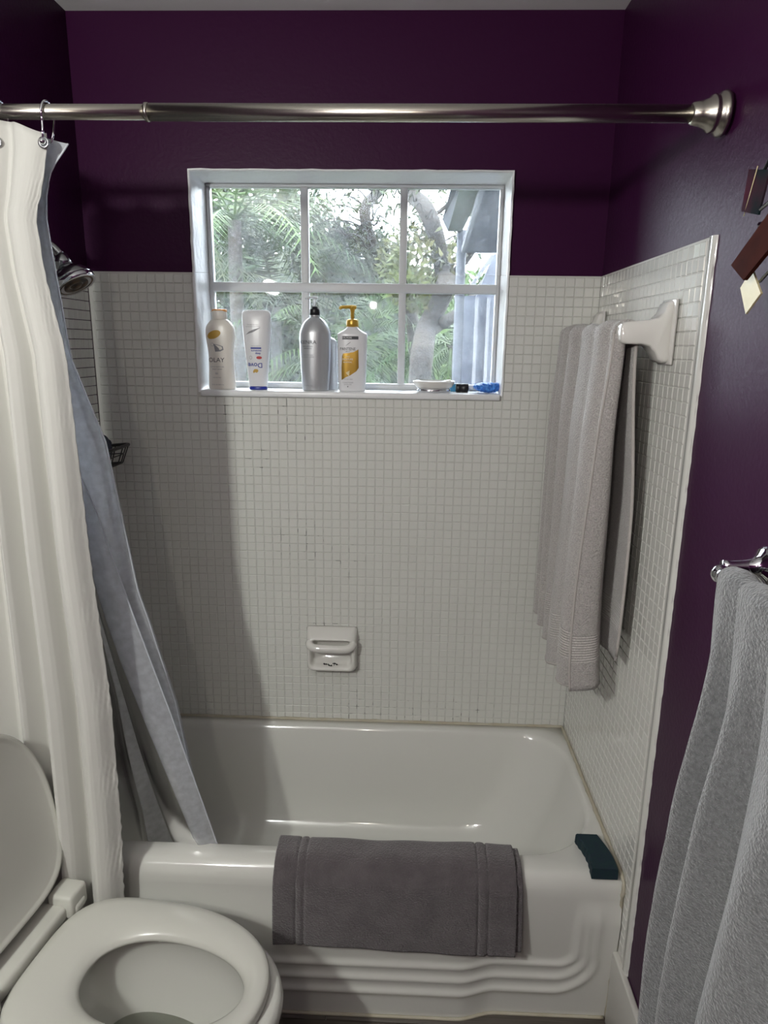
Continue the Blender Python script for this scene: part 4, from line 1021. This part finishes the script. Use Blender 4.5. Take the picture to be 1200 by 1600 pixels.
# forked tree on the right
D1 = 5.0
tr = tag(empty('forked_tree', (at(655, 640, D1).x, D1, GZ)), label='thick grey forked tree trunk in the right panes of the window', cat='tree', group='trees outside the window')
q = at(655, 600, D1)
limb([(652, 760), (653, 680), (655, 600), (660, 545), (668, 510), (688, 470), (697, 440)], D1, .125, .095, 'trunk', tr, 14)
limb([(697, 445), (693, 410), (680, 370), (662, 330), (645, 300), (632, 270), (620, 230)], D1, .095, .065, 'limb', tr, 12)
limb([(668, 520), (690, 505), (712, 492), (735, 470), (760, 440)], D1, .07, .045, 'limb', tr, 12)
limb([(697, 440), (715, 420), (738, 392), (760, 350)], D1, .055, .025, 'limb', tr, 10)
limb([(660, 335), (690, 322), (715, 300)], D1, .03, .012, 'branch', tr, 8)
limb([(690, 400), (715, 375), (720, 340), (735, 310)], D1, .02, .008, 'branch', tr, 8)
rnd = random.Random(21)
for k in range(16):
    x0, y0 = rnd.choice([(650, 310), (665, 335), (680, 365), (692, 400), (640, 290)]); L = [(x0, y0)]
    dx, dy = rnd.uniform(-1, 1.6), rnd.uniform(-.6, .8)
    for s in range(4): L.append((L[-1][0]+dx*11+rnd.uniform(-5, 5), L[-1][1]+dy*11+rnd.uniform(-6, 6)))
    limb(L, D1+rnd.uniform(-.4, .4), .011, .004, 'branch', tr, 5)
leaves('foliage', at(655, 420, D1+.3), (.45, .6, .45), 900, .075, M['leaf_yellow'], tr, seed=4)
leaves('foliage', at(700, 320, D1), (.75, .8, .55), 320, .06, M['leaf_dull'], tr, seed=6)
# slender leaning tree in the middle
D2 = 6.2
t2 = tag(empty('leaning_tree', (at(640, 640, D2).x, D2, GZ)), label='slender leaning tree with sparse small leaves in the upper middle pane', cat='tree', group='trees outside the window')
limb([(655, 700), (650, 560), (640, 480), (622, 445), (600, 425), (583, 385), (572, 345), (578, 315), (600, 280), (612, 240)], D2, .085, .05, 'trunk', t2, 12)
limb([(600, 425), (616, 405), (632, 392), (655, 380)], D2, .04, .02, 'limb', t2, 9)
limb([(583, 385), (560, 372), (540, 368), (515, 362)], D2, .03, .012, 'branch', t2, 8)
for k in range(46):
    x0, y0 = rnd.choice([(600, 425), (583, 385), (572, 345), (578, 315), (596, 285), (540, 368), (625, 398)]); L = [(x0, y0)]
    dx, dy = rnd.uniform(-1.6, 1.2), rnd.uniform(-.9, .6)
    for s in range(5): L.append((L[-1][0]+dx*12+rnd.uniform(-6, 6), L[-1][1]+dy*10+rnd.uniform(-6, 6)))
    limb(L, D2+rnd.uniform(-.6, .6), .012, .004, 'branch', t2, 5)
leaves('foliage', at(570, 330, D2), (1.0, .9, .65), 700, .055, M['leaf_dull'], t2, seed=9)
leaves('foliage', at(545, 410, D2+.5), (.75, .7, .42), 2600, .075, M['leaf_dull'], t2, seed=10)
# bushes closing the view
def bush(name, p, rad, n, size, m, label, seed):
    o = tag(empty(name, (p[0], p[1], GZ)), label=label, cat='shrub', group='bushes outside the window')
    leaves('foliage', p, rad, n, size, m, o, elong=2.2, seed=seed)
    tube('stem', [(p[0], p[1], GZ), (p[0], p[1], p[2])], [.06, .02], M['bark'], o, n=8)
bush('bush', at(400, 560, 9.5), (2.2, .9, 1.6), 6000, .14, M['leaf_dull'], 'broad olive bush low in the left panes', 31)
bush('bush', at(560, 560, 9.8), (2.0, .9, 1.6), 6000, .14, M['leaf_green'], 'broad green bush low in the middle pane', 32)
bush('bush', at(690, 570, 9.0), (1.5, .8, 1.5), 4500, .13, M['leaf_green'], 'green bush behind the forked trunk in the lower right pane', 33)
bush('bush', at(370, 380, 10.5), (1.9, .9, 1.4), 3800, .14, M['leaf_dull'], 'tall dull bush behind the feathery palm, upper left pane', 34)
# neighbouring house on the right
D3 = 2.6
hs = tag(empty('house', (at(745, 640, D3).x, D3, GZ)), label='pale lavender house with dark eaves at the right edge of the window', cat='house')
def slab(nm, pts, m, th):
    """solid from a polygon of 3D points, thickened along its normal"""
    P = [Vector(p) for p in pts]; nrm = (P[1]-P[0]).cross(P[2]-P[0]).normalized()
    if nrm.y < 0: nrm = -nrm
    n = len(P); v = P + [p+nrm*th for p in P]
    f = [tuple(range(n)), tuple(range(n, 2*n))[::-1]] + [(k, (k+1) % n, n+(k+1) % n, n+k) for k in range(n)]
    return mesh(nm, v, f, m, hs, smooth=False)
N_, F_ = D3-.9, D3+.5
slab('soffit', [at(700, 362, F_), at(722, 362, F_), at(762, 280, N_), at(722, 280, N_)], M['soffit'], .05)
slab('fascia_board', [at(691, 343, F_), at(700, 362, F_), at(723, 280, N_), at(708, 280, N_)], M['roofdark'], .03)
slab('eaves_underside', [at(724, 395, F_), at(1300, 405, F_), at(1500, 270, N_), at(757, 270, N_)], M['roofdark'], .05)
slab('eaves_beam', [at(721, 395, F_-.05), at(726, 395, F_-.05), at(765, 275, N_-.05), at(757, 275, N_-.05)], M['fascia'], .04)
a, b = at(718, 362, F_), at(726, 700, F_)
tube('post', [at(722, 360, F_), (at(722, 360, F_).x, F_, GZ)], .035, M['roofdark'], hs, n=8)
p0, p1 = at(716, 462, F_+.6), at(746, 462, F_+.6)
slab('end_wall', [(p0.x, p0.y, p0.z), (p1.x+.1, p1.y, p1.z), (p1.x+.1, p1.y, GZ), (p0.x, p0.y, GZ)], M['siding'], .1)
p2, p3 = at(733, 452, F_+.3), at(772, 397, F_+.3)
e = at(1300, 397, F_+.3)
slab('side_wall', [(p2.x+.06, p2.y, p2.z-.05), (p3.x, p3.y, p3.z), (e.x, e.y, p3.z+.3), (e.x, e.y, GZ), (p2.x+.10, p2.y, GZ)], M['siding'], .1)
slab('barge_board', [at(729, 452, F_+.2), at(735, 455, F_+.2), at(772, 402, F_+.2), at(769, 396, F_+.2)], M['fascia'], .06)
for xx in (715, 745, 763):
    a = at(xx, 470, F_+.25); box('corner_board', (a.x-.012, a.y-.02, GZ), (a.x+.012, a.y+.02, a.z+.02), M['fascia'], hs)
